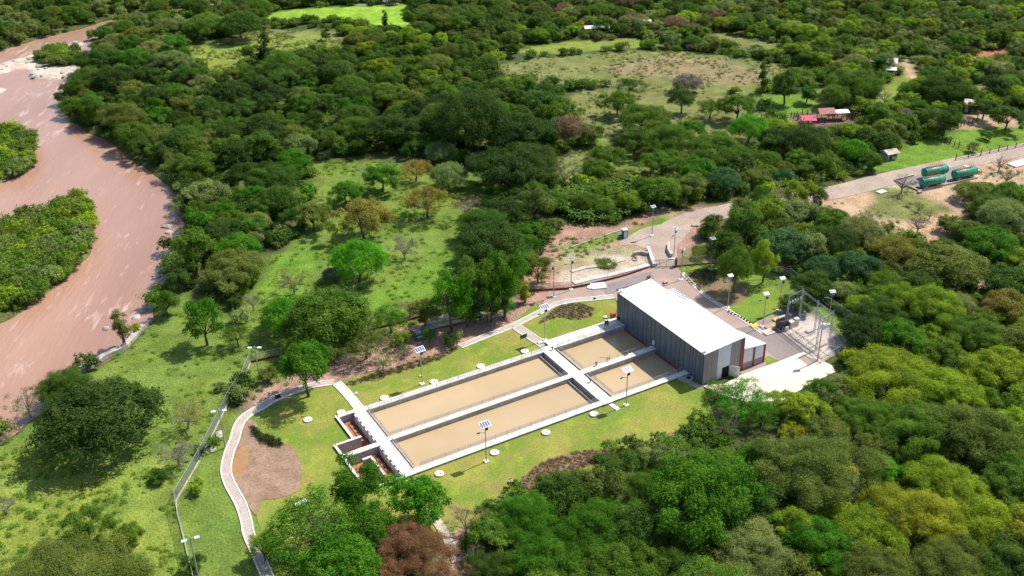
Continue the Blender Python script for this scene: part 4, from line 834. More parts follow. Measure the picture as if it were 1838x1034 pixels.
# ------------------------------------------------------------------ green tanks on their pad
struct(sheet('tank_pad', [(1605, 325), (1648, 342), (1752, 318), (1716, 299)], .1, 'asphalt'))
struct(sheet('pale_slab', [(1728, 297), (1735, 297), (1760, 306), (1750, 309)], .12, 'concrete'))
mb = MB()
for a, b in (((1605, 325), (1649, 344)), ((1649, 344), (1755, 320)), ((1605, 325), (1640, 316))): ribbon(mb, [P(*a), P(*b)], .3, 0, .5, 'old_concrete')
simple(mb, 'pad_kerb', 'low pale wall round the pad of the green tanks', 'low wall')
def gtank(x0, y0, x1, y1, label, first=[]):
    a, b = P(x0, y0), P(x1, y1); d = b-a; ln = d.length; rz = math.atan2(d.y, d.x)
    if not first:
        e = empty('water_tank'); R = 1.22; z = 1.75
        mb = MB(); mb.tube([(0, 0, z), (.25, 0, z), (.6, 0, z), (ln-.6, 0, z), (ln-.25, 0, z), (ln, 0, z)], [.5, R*.8, R, R, R*.8, .5], 'tank_green', 24); mb.build('shell', e, smooth=True)
        for f in (.06, .3, .5, .7, .94): mb = MB(); mb.tube([(ln*f-.05, 0, z), (ln*f+.05, 0, z)], R+.04, 'tank_green', 24); mb.build('band', e)
        mb = MB(); [mb.tube([(ln*.22, -1.75+q*.0, .3), (ln*.22, -1.0, z+R)], .04, 'rust_pipe', 4) for q in (0,)]; [mb.tube([(ln*.22-.25, -1.72+.09*q, .5+.35*q), (ln*.22+.25, -1.72+.09*q, .5+.35*q)], .025, 'rust_pipe', 4) for q in range(8)]; mb.build('ladder', e)
        for f in (.2, .8): mb = MB(); mb.box((ln*f, 0, .4), (.5, 2.2, .8), 'concrete'); mb.build('saddle', e)
        mb = MB(); mb.box((ln*.5, 0, z+R+.12), (ln*.62, .6, .06), 'rust_pipe'); mb.build('catwalk', e)
        mb = MB()
        for s in (-.35, .35):
            mb.tube([(ln*.2, s, z+R+.95), (ln*.8, s, z+R+.95)], .035, 'rust_pipe', 5)
            for k in range(8): mb.tube([(ln*.2+k*ln*.6/7, s, z+R+.1), (ln*.2+k*ln*.6/7, s, z+R+.95)], .03, 'rust_pipe', 4)
        mb.build('handrail', e)
        mb = MB(); mb.cyl((ln*.12, 0, z+R-.1), .3, .4, 'tank_green', 12); mb.build('manhole', e)
        mb = MB(); mb.tube([(ln*.3, -1.3, 3.0), (ln*.55, -1.5, 1.2), (ln*.8, -1.4, .4)], .07, 'rust_pipe', 6); mb.build('pipe', e); first.append((e, ln))
    else: e = copy_tree(first[0][0]); e.scale = (ln/first[0][1],)*3
    e.location = a; e.rotation_euler.z = rz; tag(e, label, 'storage tank', 'green cylindrical tanks on the roadside pad')
gtank(1650, 339, 1692, 331, 'green cylindrical tank nearest the camera on the roadside pad')
gtank(1655, 322, 1697, 313, 'green cylindrical tank behind, at the far side of the roadside pad')
gtank(1709, 325, 1749, 316, 'green cylindrical tank at the right end of the roadside pad')
bx(1582, 345, (2.6, 1.8, .2), 'apron', 'concrete_slab', 'pale square slab in the grass left of the green tanks', 'slab')
bx(1585, 346, (.1, .1, .1), 'apron', 'peg', 'tiny peg beside the pale slab left of the green tanks', 'peg')
bx(1830, 294, (7, 3, .3), 'concrete', 'concrete_slab', 'white slab at the right edge beyond the bare tree', 'slab')
bx(1650, 347, (1.2, .8, .6), 'rock', 'pale_boulder', 'pale boulder at the near corner of the tank pad', 'boulder')

# ------------------------------------------------------------------ pipes and drums under the trees
def pipes(p0, p1, n, r, m, name, label, two=True):
    a, b = P(*p0), P(*p1); d = (b-a).normalized(); s = Vector((-d.y, d.x, 0)); e = empty(name, a, 0, label, 'pipes'); inv = Matrix.Translation(-a)
    for k in range(n):
        mb = MB(); o = s*(k*2*r) + Vector((0, 0, r)); mb.tube([a+o, b+o], r, m, 14)
        q = mb.build('pipe', e, smooth=False); q.matrix_parent_inverse = inv
    for k in range(n-1 if two else 0):
        mb = MB(); o = s*((k*2+1)*r) + Vector((0, 0, r*2.7)); mb.tube([a+o, b+o], r, m, 14); q = mb.build('pipe', e); q.matrix_parent_inverse = inv
pipes((768, 592), (842, 575), 3, .5, 'tank_cream', 'pipe_stack', 'stack of long cream pipes lying under the trees by the north lawn')
pipes((748, 612), (782, 600), 3, .5, 'galvanised', 'pipe_stack', 'stack of grey pipes in the shade left of the cream pipes')
pipes((842, 575), (862, 569), 3, .4, 'black', 'pipe_stack', 'short black pipes right of the cream pipes under the trees')
pipes((862, 566), (868, 571), 1, .45, 'white_paint', 'drum', 'white drum lying at the right end of the pipes', False)
bx(864, 557, (1.4, 1.2, 1.2), 'blue', 'blue_drum', 'blue drum behind the white drum under the trees', 'drum')

# ------------------------------------------------------------------ farm buildings far away
def house(px, py, w, d, h, rm, label, rz=.2, open_=False, name='farmhouse', rh=1.2):
    e = empty(name, P(px, py), rz, label, 'building')
    if open_:
        for sx in (-1, 1):
            for sy in (-1, 1): mb = MB(); mb.box((sx*w*.45, sy*d*.45, h/2), (.2, .2, h), 'wood'); mb.build('post', e)
    else:
        mb = MB(); mb.box((0, 0, h/2), (w, d, h), 'old_concrete'); wl = mb.build('wall', e)
        mb = MB(); mb.box((-w*.2, -d/2-.02, 1), (.9, .06, 2), 'fence_wood'); mb.build('door', e)
        mb = MB(); mb.box((w*.2, -d/2-.02, 1.5), (1.1, .06, .9), 'plate_glass'); mb.build('window', e)
    mb = MB(); x, y = w/2+.5, d/2+.5
    mb.add([(-x, -y, h), (x, -y, h), (x, y, h), (-x, y, h), (-x, 0, h+rh), (x, 0, h+rh)], [(0, 1, 5, 4), (2, 3, 4, 5), (1, 2, 5), (3, 0, 4), (3, 2, 1, 0)], rm); mb.build('roof', e)
house(1480, 214, 4.2, 3.6, 2.5, 'cement_tile', 'open farm shelter with faded red tile roof beside the corral', .1, True, 'farm_shelter')
house(1508, 214, 3.4, 2.6, 2.6, 'tin_white', 'small shelter with white tin roof right of the red tiled one', .1, True, 'farm_shelter', .5)
house(1583, 121, 9, 4.5, 2.6, 'tin_white', 'long farmhouse with white tin roof below the wooded hillside', -.35)
house(1596, 133, 3.5, 3, 2.0, 'tin_white', 'small white roofed shed in front of the long farmhouse', -.3, name='shed', rh=.6)
house(1510, 120, 8, 4, 2.0, 'orange', 'low building with orange roof left of the white farmhouse', .05).__class__
house(1595, 284, 3.4, 3, 2.0, 'old_concrete', 'hut with pale roof half hidden in bushes above the road bend', .4, name='hut', rh=.8)
house(1745, 199, 5, 4, 2.6, 'apron', 'farmhouse with cream roof among trees right of the pasture', -.3)
house(1155, 50, 5, 3, 2.2, 'tin_white', 'far hut with white roof beside the upper field', 0, name='hut')
house(1070, 58, 9, 4, 2.2, 'tin_white', 'far long shed under trees above the upper field', .1, True, name='shed', rh=.6)
mb = MB(); a = Vector((0, 0, 0)); mb.add([(-4, -2, 1.6), (4, -2, 1.4), (4.4, 2, 2.6), (-3.6, 2, 2.8), (-4, -2, 1.5), (4, -2, 1.3), (4.4, 2, 2.5), (-3.6, 2, 2.7)], [(0, 1, 2, 3), (7, 6, 5, 4), (0, 4, 5, 1), (1, 5, 6, 2), (2, 6, 7, 3), (3, 7, 4, 0)], 'magenta')
for x, y, z in ((-3.9, -1.9, 1.5), (3.9, -1.9, 1.3), (4.2, 1.9, 2.5), (-3.5, 1.9, 2.7)): mb.tube([(x, y, 0), (x, y, z)], .06, 'wood', 5)
o = simple(mb, 'awning', 'bright magenta awning inside the wooden corral', 'awning'); o.location = P(1450, 221); o.scale = (.6, .6, .8)
def rail_fence(pix, label, sp=1.6):
    pts = [P(*p) for p in pix]; a0 = pts[0]; e = empty('wooden_fence', a0, 0, label, 'fence'); inv = Matrix.Translation(-a0); mb = MB()
    for a, b in zip(pts[:-1], pts[1:]):
        for z in (.5, 1.1): mb.tube([a+Vector((0, 0, z)), b+Vector((0, 0, z))], .06, 'fence_wood', 4)
    mb.build('rail', e).matrix_parent_inverse = inv; first = None; cnt = 0; random.seed(8)
    for a, b in zip(pts[:-1], pts[1:]):
        n = max(1, int((b-a).length/sp))
        for i in range(n):
            if cnt > 95: break
            cnt += 1; p = a.lerp(b, i/n)
            if first is None: k = MB(); k.tube([(0, 0, 0), (.05, 0, 1.9)], [.15, .11], 'fence_wood', 5); first = k.build('post', e); first.location = p-a0
            else: c = first.copy(); COL.objects.link(c); c.location = p-a0; c.scale.z = random.uniform(.8, 1.25)
rail_fence([(1366, 213), (1390, 212), (1430, 209), (1468, 203)], 'weathered wooden post fence between the green pasture and the corral')
rail_fence([(1384, 216), (1400, 222), (1425, 231), (1450, 229), (1438, 219), (1425, 211)], 'wooden corral fence round the dark pen left of the awning')
rail_fence([(1425, 212), (1440, 219), (1480, 222), (1500, 213)], 'wooden corral fence round the pen with the magenta awning')
rail_fence([(1506, 199), (1520, 206), (1540, 213), (1500, 217)], 'dark wooden fence running right from the white shelter')
rail_fence([(1690, 252), (1720, 266), (1730, 270)], 'dark hedge-like wooden fence crossing the right pasture')
rail_fence([(1715, 288), (1760, 280), (1838, 262), (1900, 250)], 'wooden fence between the right pasture and the road', 3)
rail_fence([(1705, 236), (1730, 226), (1760, 218)], 'wooden fence along the dirt track above the right pasture')

# ------------------------------------------------------------------ trees: prototype meshes
def leaf_mesh(name, lobes, n, size, rs, droop=0., up=.35, low=-.25, asp=.42, shell=.5, cs=.62):
    "lobes carry clumps, clumps carry leaf sprays"
    lobes = np.asarray(lobes, float); wgt = lobes[:, 3]**1.6; wgt /= wgt.sum()
    m = max(6, int(n/16)); kl = rs.choice(len(lobes), m, p=wgt); d = rs.normal(size=(m, 3)); d /= np.linalg.norm(d, axis=1)[:, None]
    fl = d[:, 2] < low; d[fl, 2] *= -1
    r = 1 - shell*rs.rand(m)**2
    cc = lobes[kl, :3] + d*r[:, None]*np.stack([lobes[kl, 3], lobes[kl, 3], lobes[kl, 4]], -1) + rs.normal(size=(m, 3))*cs*.25
    cn = d*np.array([.6, .6, .8]) + np.array([0, 0, .45]) + rs.normal(size=(m, 3))*.25; cn /= np.linalg.norm(cn, axis=1)[:, None]
    csz = cs*(.6+.8*rs.rand(m)); cv = rs.rand(m); lv = rs.rand(len(lobes))
    k = rs.randint(0, m, n); q = rs.normal(size=(n, 3)); q -= (q*cn[k]).sum(1)[:, None]*cn[k]*.55
    q /= np.linalg.norm(q, axis=1)[:, None]; rr = np.sqrt(rs.rand(n))
    c = cc[k] + q*(rr*csz[k])[:, None] - cn[k]*(rr**2*csz[k]*.45)[:, None]
    st = rs.rand(n) < .2; c[st] += cn[k][st]*(rs.rand(st.sum())*csz[k][st]*.9)[:, None] + rs.normal(size=(st.sum(), 3))*cs*.3
    c += rs.normal(size=(n, 3))*cs*.13
    nr = cn[k]*.75 + q*rr[:, None]*.55 + rs.normal(size=(n, 3))*.33; nr /= np.linalg.norm(nr, axis=1)[:, None]
    t = np.cross(nr, rs.normal(size=(n, 3))); t /= np.linalg.norm(t, axis=1)[:, None]; b = np.cross(nr, t)
    s = size*(.5+.9*rs.rand(n))[:, None]
    V = np.stack([c-t*s*.5, c-b*s*.5*asp-nr*s*.12, c+t*s*.5, c+b*s*.5*asp-nr*s*.12], 1).reshape(-1, 3)
    F = np.arange(n*4).reshape(n, 4)
    var = np.clip(.38*lv[kl[k]] + .36*cv[k] + .26*rs.rand(n), 0, 1)
    return np_mesh(name, V, F, ['leaves'], var)
def branch_mesh(name, H, R, rs, tops, r0, base_h, m='bark', twigs=0):
    mb = MB(); n = 6; lean = rs.normal(size=2)*R*.05
    fork = Vector((lean[0], lean[1], base_h))
    mb.tube([(0, 0, -.4), (lean[0]*.4, lean[1]*.4, base_h*.5), fork], [r0*1.3, r0, r0*.85], m, 7)
    for (x, y, z) in tops:
        e = Vector((x, y, z)); mid = fork.lerp(e, .5) + Vector((rs.normal()*.3, rs.normal()*.3, (e.z-fork.z)*.12 - .02*R)); mid.x *= .9; mid.y *= .9
        mb.tube([fork, mid, e], [r0*.5, r0*.28, r0*.08], m, 5, False)
        for q in range(twigs):
            a = mid.lerp(e, rs.rand()*.9); v = Vector((rs.normal(), rs.normal(), abs(rs.normal())*.9+.2)).normalized()*R*(.2+.25*rs.rand())
            mb.tube([a, a+v*.6+Vector((0, 0, .05*R)), a+v], [r0*.14, r0*.08, r0*.02], m, 4, False)
            for w2 in range(3):
                a2 = a+v*(.3+.6*rs.rand()); v2 = Vector((rs.normal(), rs.normal(), abs(rs.normal()))).normalized()*R*.15; mb.tube([a2, a2+v2], [r0*.06, r0*.015], m, 3, False)
    me = bpy.data.meshes.new(name); me.from_pydata(mb.v, [], mb.f)
    for mm in mb.mats: me.materials.append(MATS[mm])
    return me
PROTO = {}
def proto(kind, seed, R, H, nl, size, shape, tw=0, bark='bark', **kw):
    rs = np.random.RandomState(seed); lobes = []
    if shape == 'umb':
        N = int(30*(R/7)**.8)+12
        for i in range(N):
            if rs.rand() < .1: continue
            a = i*2.39996+rs.rand()*.5; r = R*.86*math.sqrt((i+.5)/N); ex = 1+.2*math.sin(a*2+seed)+.14*math.sin(3*a+seed*2)
            z = H*(.93 - .34*(r/R)**2) + rs.normal()*H*.05
            lobes.append((r*math.cos(a)*ex, r*math.sin(a)*ex, z-.1*H, R*(.12+.12*rs.rand()), H*(.07+.06*rs.rand())))
            if rs.rand() < .45: lobes.append((r*math.cos(a)*ex*.95, r*math.sin(a)*ex*.95, z-.24*H, R*.17, H*.06))
        tops = [(l[0]*.85, l[1]*.85, l[2]-.02*H) for l in lobes[::max(1, len(lobes)//11)]]; bh = .3*H
    elif shape == 'rnd':
        N = 46
        for i in range(N):
            zz = 1-1.35*(i+.5)/N; a = i*2.39996+rs.rand()*.4; rr = math.sqrt(max(0, 1-zz*zz)); q = .78+.16*rs.rand()
            lobes.append((R*q*rr*math.cos(a), R*q*rr*math.sin(a), H*.55+zz*q*H*.42, R*(.2+.12*rs.rand()), R*(.17+.1*rs.rand())))
        lobes.append((0, 0, H*.55, R*.6, H*.3)); tops = [(l[0]*.7, l[1]*.7, l[2]) for l in lobes[::6]]; bh = .22*H
    elif shape == 'irr':
        N = 20
        for i in range(N):
            a = rs.rand()*2*PI; zz = rs.rand(); r = R*(.25+.65*rs.rand())*math.sqrt(1-.75*abs(zz-.35)); lobes.append((r*math.cos(a), r*math.sin(a), H*(.38+.56*zz), R*(.2+.2*rs.rand()), R*(.14+.14*rs.rand())))
        tops = [(l[0], l[1], l[2]) for l in lobes[::2]]; bh = .28*H
    elif shape == 'tall':
        N = 18
        for i in range(N):
            zz = i/(N-1); a = rs.rand()*2*PI; r = R*.6*(1-abs(zz-.4)*.9)*(.4+.6*rs.rand()); lobes.append((r*math.cos(a), r*math.sin(a), H*(.22+.74*zz), R*(.3+.2*rs.rand())*(1.1-.5*zz), R*.3))
        tops = [(l[0], l[1], l[2]) for l in lobes[::3]]; bh = .3*H
    elif shape == 'bush':
        for i in range(9):
            a = rs.rand()*2*PI; r = R*.6*rs.rand()**.5; lobes.append((r*math.cos(a), r*math.sin(a), H*(.3+.3*rs.rand()), R*(.35+.2*rs.rand()), H*(.28+.2*rs.rand())))
        tops = [(0, 0, H*.5), (R*.3, 0, H*.5)]; bh = .15*H
    elif shape == 'spray':
        N = 30
        for i in range(N):
            a = rs.rand()*2*PI; zz = rs.rand(); r = R*.9*math.sqrt(rs.rand()); lobes.append((r*math.cos(a), r*math.sin(a), H*(.45+.48*zz*(1-.5*(r/R)**2)), R*(.1+.12*rs.rand()), H*.07))
        tops = [(l[0], l[1], l[2]) for l in lobes[::2]]; bh = .25*H
    cm = leaf_mesh(kind+'_crown', lobes, nl, size, rs, **kw) if nl else None
    tm = branch_mesh(kind+'_trunk', H, R, rs, tops, .035*H*(1.0 if shape != 'bush' else .5), bh, bark, tw)
    PROTO.setdefault(kind, []).append((cm, tm, R, H))
for s in range(4): proto('umb', 10+s, 10., 10.5, int(62000/(.78+.16*s)**1.6), 0.31*(.78+.16*s), 'umb', cs=.7)
for s in range(4): proto('umbs', 20+s, 5.5, 7.5, int(20000/(.78+.16*s)**1.6), 0.29*(.78+.16*s), 'umb', tw=1, cs=.42+.05*s)
for s in range(4): proto('rnd', 30+s, 6.5, 9., int(32000/(.78+.16*s)**1.6), 0.32*(.78+.16*s), 'rnd', cs=.6)
for s in range(5): proto('irr', 40+s, 4.5, 7.5, int(13000/(.78+.16*s)**1.6), 0.3*(.78+.16*s), 'irr', tw=1, cs=.38+.07*s)
for s in range(2): proto('tall', 50+s, 2.8, 9., 5000, .34, 'tall', cs=.4)
for s in range(3): proto('lit', 60+s, 7., 8.5, 10500, .3, 'umb', tw=3, cs=.6)
for s in range(3): proto('spr', 70+s, 5., 7., 2600, .24, 'spray', tw=6, bark='pale_bark', cs=.4)
for s in range(2): proto('bare', 80+s, 4., 7., 0, .2, 'spray', tw=8, bark='pale_bark')
for s in range(4): proto('bush', 90+s, 1.7, 2.0, 1300, .3, 'bush', cs=.3)

# colours of the foliage
LC = dict(dk=(.055, .108, .018), dm=(.08, .16, .021), md=(.115, .22, .022), gr=(.075, .215, .013), vv=(.09, .31, .012), yg=(.24, .36, .022), yy=(.31, .34, .025), ol=(.15, .205, .035),
          pl=(.22, .29, .08), og=(.28, .26, .045), br=(.24, .175, .09), rb=(.235, .135, .058), gy=(.24, .23, .16), bl=(.07, .17, .05))
NAMES = dict(umb='spreading_tree', umbs='spreading_tree', rnd='round_tree', irr='tree', tall='tall_tree', lit='airy_tree', spr='sparse_tree', bare='bare_tree', bush='bush')
tcount = [0]; PLACED = []
def put_tree(x, y, R, kind, colr, label, group=None, zs=1.):
    pr = PROTO[kind]; cm, tm, R0, H_ = pr[tcount[0] % len(pr)]; tcount[0] += 1; s = R/R0; rs = random.Random(tcount[0]*7)
    e = empty(NAMES[kind], (x, y, -.05), rs.random()*6.28, label, 'bush' if kind == 'bush' else 'tree', group); e.scale = (s, s, s*zs)
    t = bpy.data.objects.new('trunk', tm); COL.objects.link(t); t.parent = e
    if cm:
        c = bpy.data.objects.new('crown', cm); COL.objects.link(c); c.parent = e
        j = rs.uniform(.88, 1.14); c.color = (colr[0]*j*rs.uniform(.92, 1.1), colr[1]*j, colr[2]*j, 1)
    PLACED.append((x, y, R)); return e
# (crown centre in the photograph, half width, kind, colour, height factor, label)
TREES = [
 (100, 1052, 150, 'umb', 'ol', .6, 'huge dark olive spreading tree filling the bottom left corner'),
 (152, 935, 48, 'umbs', 'md', 1, 'blue-green tree rising behind the huge bottom left tree'),
 (228, 955, 30, 'umbs', 'md', 1, 'small flat green tree right of the blue-green one at bottom left'),
 (175, 742, 98, 'rnd', 'dk', .78, 'large very dark dense tree on the pasture near the river at left'),
 (120, 690, 60, 'umb', 'dm', 1, 'dark tree leaning behind the large dark tree at the water edge'),
 (45, 715, 42, 'spr', 'pl', 1, 'leafless pale tree at the left edge by the river'),
 (8, 905, 24, 'spr', 'gy', 1, 'thin grey tree at the left edge of the pasture'),
 (332, 738, 40, 'spr', 'og', 1, 'orange-yellow sparse tree outside the left fence'),
 (315, 808, 38, 'spr', 'gy', 1, 'grey-brown sparse tree outside the left fence below the orange one'),
 (290, 850, 22, 'irr', 'dm', .6, 'dark shrubby tree beside the grey-brown sparse tree'),
 (356, 868, 22, 'bush', 'yg', 1, 'round green bush just inside the left fence'),
 (385, 790, 16, 'bush', 'md', 1, 'dark bush growing through the left fence'),
 (345, 1012, 26, 'irr', 'dm', .8, 'dark tree beside the bottom left floodlight pole'),
 (364, 572, 38, 'irr', 'gr', 1.3, 'lone green tree on the river pasture with its shadow on the grass'),
 (424, 598, 32, 'lit', 'md', 1.1, 'airy green tree right of the lone pasture tree'),
 (546, 648, 54, 'umbs', 'gr', 1.5, 'flat topped light green tree at the bend of the footpath'),
 (480, 672, 22, 'irr', 'ol', .8, 'low olive tree between the fence corner and footpath'),
 (395, 690, 14, 'irr', 'pl', .7, 'small pale tree outside the fence above the orange tree'),
 (516, 560, 48, 'rnd', 'vv', .9, 'bright green tree at the left of the big clump in the meadow'),
 (590, 560, 68, 'rnd', 'md', 1, 'big dense green tree in the meadow clump'),
 (550, 600, 45, 'umbs', 'md', 1, 'shaded tree low in front of the big meadow clump'),
 (640, 462, 48, 'rnd', 'vv', 1.1, 'vivid green round tree standing tall in the meadow'),
 (597, 490, 20, 'rnd', 'gy', .8, 'small silvery grey tree touching the vivid round tree'),
 (725, 438, 32, 'spr', 'gy', 1.1, 'greyish half bare tree in the open meadow'),
 (525, 498, 36, 'spr', 'og', 1, 'rusty yellow tree behind the bright green meadow tree'),
 (452, 535, 22, 'bare', 'gy', 1, 'grey leafless tree left of the meadow clump'),
 (425, 520, 18, 'bush', 'yg', 1, 'yellow-green bush beside the grey leafless tree'),
 (415, 478, 66, 'umb', 'ol', .9, 'wide olive spreading tree near the river bank'),
 (345, 445, 40, 'irr', 'md', 1.2, 'vine covered tree leaning over the river bank'),
 (352, 400, 34, 'irr', 'gr', 1.2, 'leafy vine draped tree upstream on the river bank'),
 (296, 540, 28, 'irr', 'md', 1, 'small dark tree on the river bank above the pasture'),
 (320, 500, 26, 'irr', 'dm', 1, 'shaded tree between the river and wide olive tree'),
 (214, 575, 22, 'tall', 'ol', 1, 'slender yellowish tree standing alone on the river bank'),
 (243, 585, 13, 'bush', 'yy', 1, 'clump of yellow-green reeds beside the slender river tree'),
 (650, 382, 54, 'umbs', 'og', 1, 'orange-green flat crowned tree in the meadow'),
 (765, 355, 50, 'lit', 'og', 1, 'wide airy orange-tinted tree in the middle of the meadow'),
 (835, 366, 32, 'spr', 'br', 1, 'pinkish brown sparse tree right of the airy orange one'),
 (685, 313, 36, 'umbs', 'gr', 1, 'vivid green tree above the orange flat crowned tree'),
 (620, 340, 34, 'umbs', 'gr', .9, 'low bright green tree left of the vivid one'),
 (745, 300, 34, 'lit', 'og', 1, 'yellow-brown tree above the middle meadow'),
 (805, 310, 32, 'rnd', 'pl', 1, 'pale green billowy tree above the middle meadow'),
 (790, 270, 28, 'rnd', 'pl', 1, 'pale green tree just behind the billowy one'),
 (560, 380, 40, 'umbs', 'ol', 1, 'greenish tree with visible trunk at left of the meadow'),
 (885, 430, 76, 'umb', 'dk', 1, 'wide dark spreading tree at the right of the meadow'),
 (870, 400, 60, 'umb', 'dm', .9, 'second dark spreading crown behind the wide one'),
 (925, 465, 45, 'umbs', 'md', 1, 'green crown at the right of the dark spreading tree'),
 (850, 505, 42, 'irr', 'md', 1.7, 'tall-trunked green tree above the pipes'),
 (905, 495, 40, 'irr', 'gr', 1.8, 'tall-trunked tree above the dirt by the paving'),
 (965, 480, 30, 'irr', 'ol', 1, 'olive tree next to the sandy channel'),
 (942, 518, 17, 'tall', 'yy', .8, 'thin yellowish tree at the corner of the paving'),
 (880, 528, 28, 'irr', 'gr', 1.8, 'slim tree over the shaded dirt left of the paving'),
 (808, 528, 40, 'irr', 'vv', 1.7, 'bright green tree above the cream pipes'),
 (838, 556, 26, 'irr', 'md', 1.2, 'small tree in front of the cream pipes'),
 (735, 545, 30, 'spr', 'og', 1, 'brownish sparse tree left of the bright green one'),
 (700, 568, 38, 'lit', 'gr', 1.1, 'airy green tree over the far end of the grey pipes'),
 (762, 552, 32, 'irr', 'ol', 1.1, 'olive tree between the brownish sparse tree and the cream pipes'),
 (875, 555, 26, 'lit', 'md', 1.2, 'airy tree with slim trunk over the blue drum'),
 (905, 545, 24, 'irr', 'gr', 1.1, 'slim green tree at the shaded end of the dirt strip'),
 (585, 632, 34, 'lit', 'ol', 1.1, 'airy olive tree above the white concrete path'),
 (612, 590, 36, 'rnd', 'md', 1, 'dense tree below the meadow clump on its right'),
 (660, 570, 30, 'spr', 'ol', 1.1, 'sparse olive tree along the fence above the dirt strip'),
 (725, 628, 20, 'spr', 'md', 1, 'thin tree beside the upper left lamp'),
 (770, 598, 20, 'lit', 'gr', 1.2, 'small airy tree in front of the cream pipes'),
 (655, 612, 46, 'lit', 'ol', 1, 'airy olive tree beside the dirt strip north of the lawn'),
 (685, 640, 30, 'spr', 'gr', 1, 'multi-stemmed tree on the dirt strip above the upper left lamp'),
 (622, 640, 22, 'bare', 'gy', 1, 'thin bare tree on the dirt strip left'),
 (805, 606, 21, 'bush', 'dk', 1.1, 'dark round bush at the edge of the north lawn'),
 (820, 598, 14, 'bush', 'pl', 1.1, 'silvery bush touching the dark round bush'),
 (718, 605, 25, 'bush', 'md', 1, 'large green bush over the grey pipes'),
 (1320, 474, 29, 'rnd', 'md', 2.1, 'round green tree inside the fence by the planting bed'),
 (1374, 458, 27, 'irr', 'yg', 1.8, 'yellow-green tree with straight trunk right of the round one'),
 (1410, 436, 46, 'rnd', 'bl', .9, 'dense blue-green tree beyond the right fence'),
 (1455, 505, 42, 'umbs', 'dm', 1, 'dark flat crowned tree behind the gantry'),
 (1430, 540, 30, 'umbs', 'dm', .8, 'low dark tree between lamp and gantry beyond the fence'),
 (1335, 372, 24, 'irr', 'ol', 1.3, 'olive tree standing in front of the road bend'),
 (1368, 356, 28, 'irr', 'md', 1.4, 'mid green tree hiding the road beyond the bend'),
 (1402, 350, 30, 'lit', 'pl', 1.2, 'airy pale tree hiding the middle of the road'),
 (1436, 346, 28, 'irr', 'yg', 1.3, 'light green tree overhanging the road'),
 (1466, 350, 24, 'irr', 'ol', 1.2, 'olive tree at the roadside left of the dry slope'),
 (1310, 440, 36, 'irr', 'dm', 1.2, 'dark tree beside the entrance road, behind the shelter'),
 (1280, 400, 24, 'irr', 'dm', 1, 'dark tree at the inner bend of the entrance road'),
 (1340, 395, 40, 'irr', 'md', 1.2, 'tangled green tree in the strip above the fence'),
 (1375, 375, 34, 'irr', 'yg', 1.2, 'light green tree near the road in the strip above'),
 (1460, 440, 30, 'irr', 'pl', 1.2, 'pale mottled tree right of the blue-green tree'),
 (1500, 430, 38, 'rnd', 'dk', 1, 'very dark tree behind the pale mottled one'),
 (1540, 470, 42, 'umbs', 'bl', 1, 'teal-green tree in front of the orange-olive ones'),
 (1605, 445, 50, 'lit', 'og', 1.1, 'orange-olive domed tree left of the twin'),
 (1703, 472, 62, 'rnd', 'ol', .8, 'broad orange-olive dome above the lower dirt clearing'),
 (1665, 540, 66, 'umb', 'yg', 1, 'large light green tree above the substation fence corner'),
 (1580, 560, 55, 'umb', 'dm', 1, 'dark tree in the shade right of the gantry fence'),
 (1555, 590, 45, 'rnd', 'dk', .8, 'very dark tree close to the right fence'),
 (1620, 600, 50, 'umbs', 'gr', 1, 'green tree at the foot of the right fence'),
 (1760, 600, 60, 'umb', 'md', 1, 'green tree below the lower dirt clearing'),
 (1810, 545, 50, 'umbs', 'og', 1, 'orange-green tree at the right edge below the clearing'),
 (1835, 610, 50, 'umbs', 'ol', 1, 'olive tree cut by the right edge of the frame'),
 (1335, 712, 60, 'lit', 'vv', .9, 'airy tree over the pale apron in front of the building'),
 (1290, 700, 30, 'lit', 'gr', .8, 'small airy tree at the near corner of the building'),
 (1405, 718, 38, 'umbs', 'yg', .8, 'thin light green tree on the pale apron'),
 (1448, 728, 48, 'umbs', 'yg', .9, 'yellow-green tree at the lower edge of the apron'),
 (1500, 692, 50, 'lit', 'pl', .9, 'pale creamy leaved tree right of the apron'),
 (1470, 700, 34, 'irr', 'gr', .9, 'green tree in front of the pale creamy one'),
 (1368, 742, 44, 'lit', 'gr', .8, 'airy green tree below the pale apron with the light ground showing through'),
 (1312, 765, 32, 'spr', 'gr', 1, 'thin branching tree at the right end of the lawn'),
 (1425, 775, 36, 'lit', 'yy', .8, 'small airy yellow-green tree below the apron trees'),
 (1540, 700, 34, 'irr', 'yg', .9, 'light green tree between the creamy tree and the wide bright one'),
 (1600, 668, 88, 'umb', 'yg', .8, 'wide bright yellow-green tree right of the apron'),
 (1690, 690, 70, 'umb', 'yg', .9, 'second bright yellow-green tree further right'),
 (1790, 655, 70, 'umb', 'yg', 1, 'third bright tree near the right edge'),
 (1560, 740, 60, 'umb', 'md', 1, 'mid green tree below the wide bright one'),
 (1650, 760, 75, 'umb', 'md', 1, 'mid green spreading tree in the right woods'),
 (1750, 770, 85, 'umb', 'ol', 1, 'olive green spreading tree in the right woods'),
 (1840, 760, 70, 'umb', 'yg', 1, 'bright green tree at the right edge in the woods'),
 (1465, 830, 108, 'umb', 'ol', .9, 'very wide dull green tree with fine texture in the lower right woods'),
 (1570, 800, 42, 'umbs', 'ol', 1, 'small dull green crown beside the woodland gap'),
 (1596, 843, 36, 'umbs', 'vv', 1, 'small vivid lime tree beside the woodland gap'),
 (1265, 880, 108, 'umb', 'gr', 1.25, 'huge vivid green tree in the middle of the lower right woods'),
 (1165, 880, 60, 'umb', 'md', 1.1, 'green tree left of the huge vivid one'),
 (1080, 860, 48, 'irr', 'ol', 1, 'olive tree just below the ribbed planting bed'),
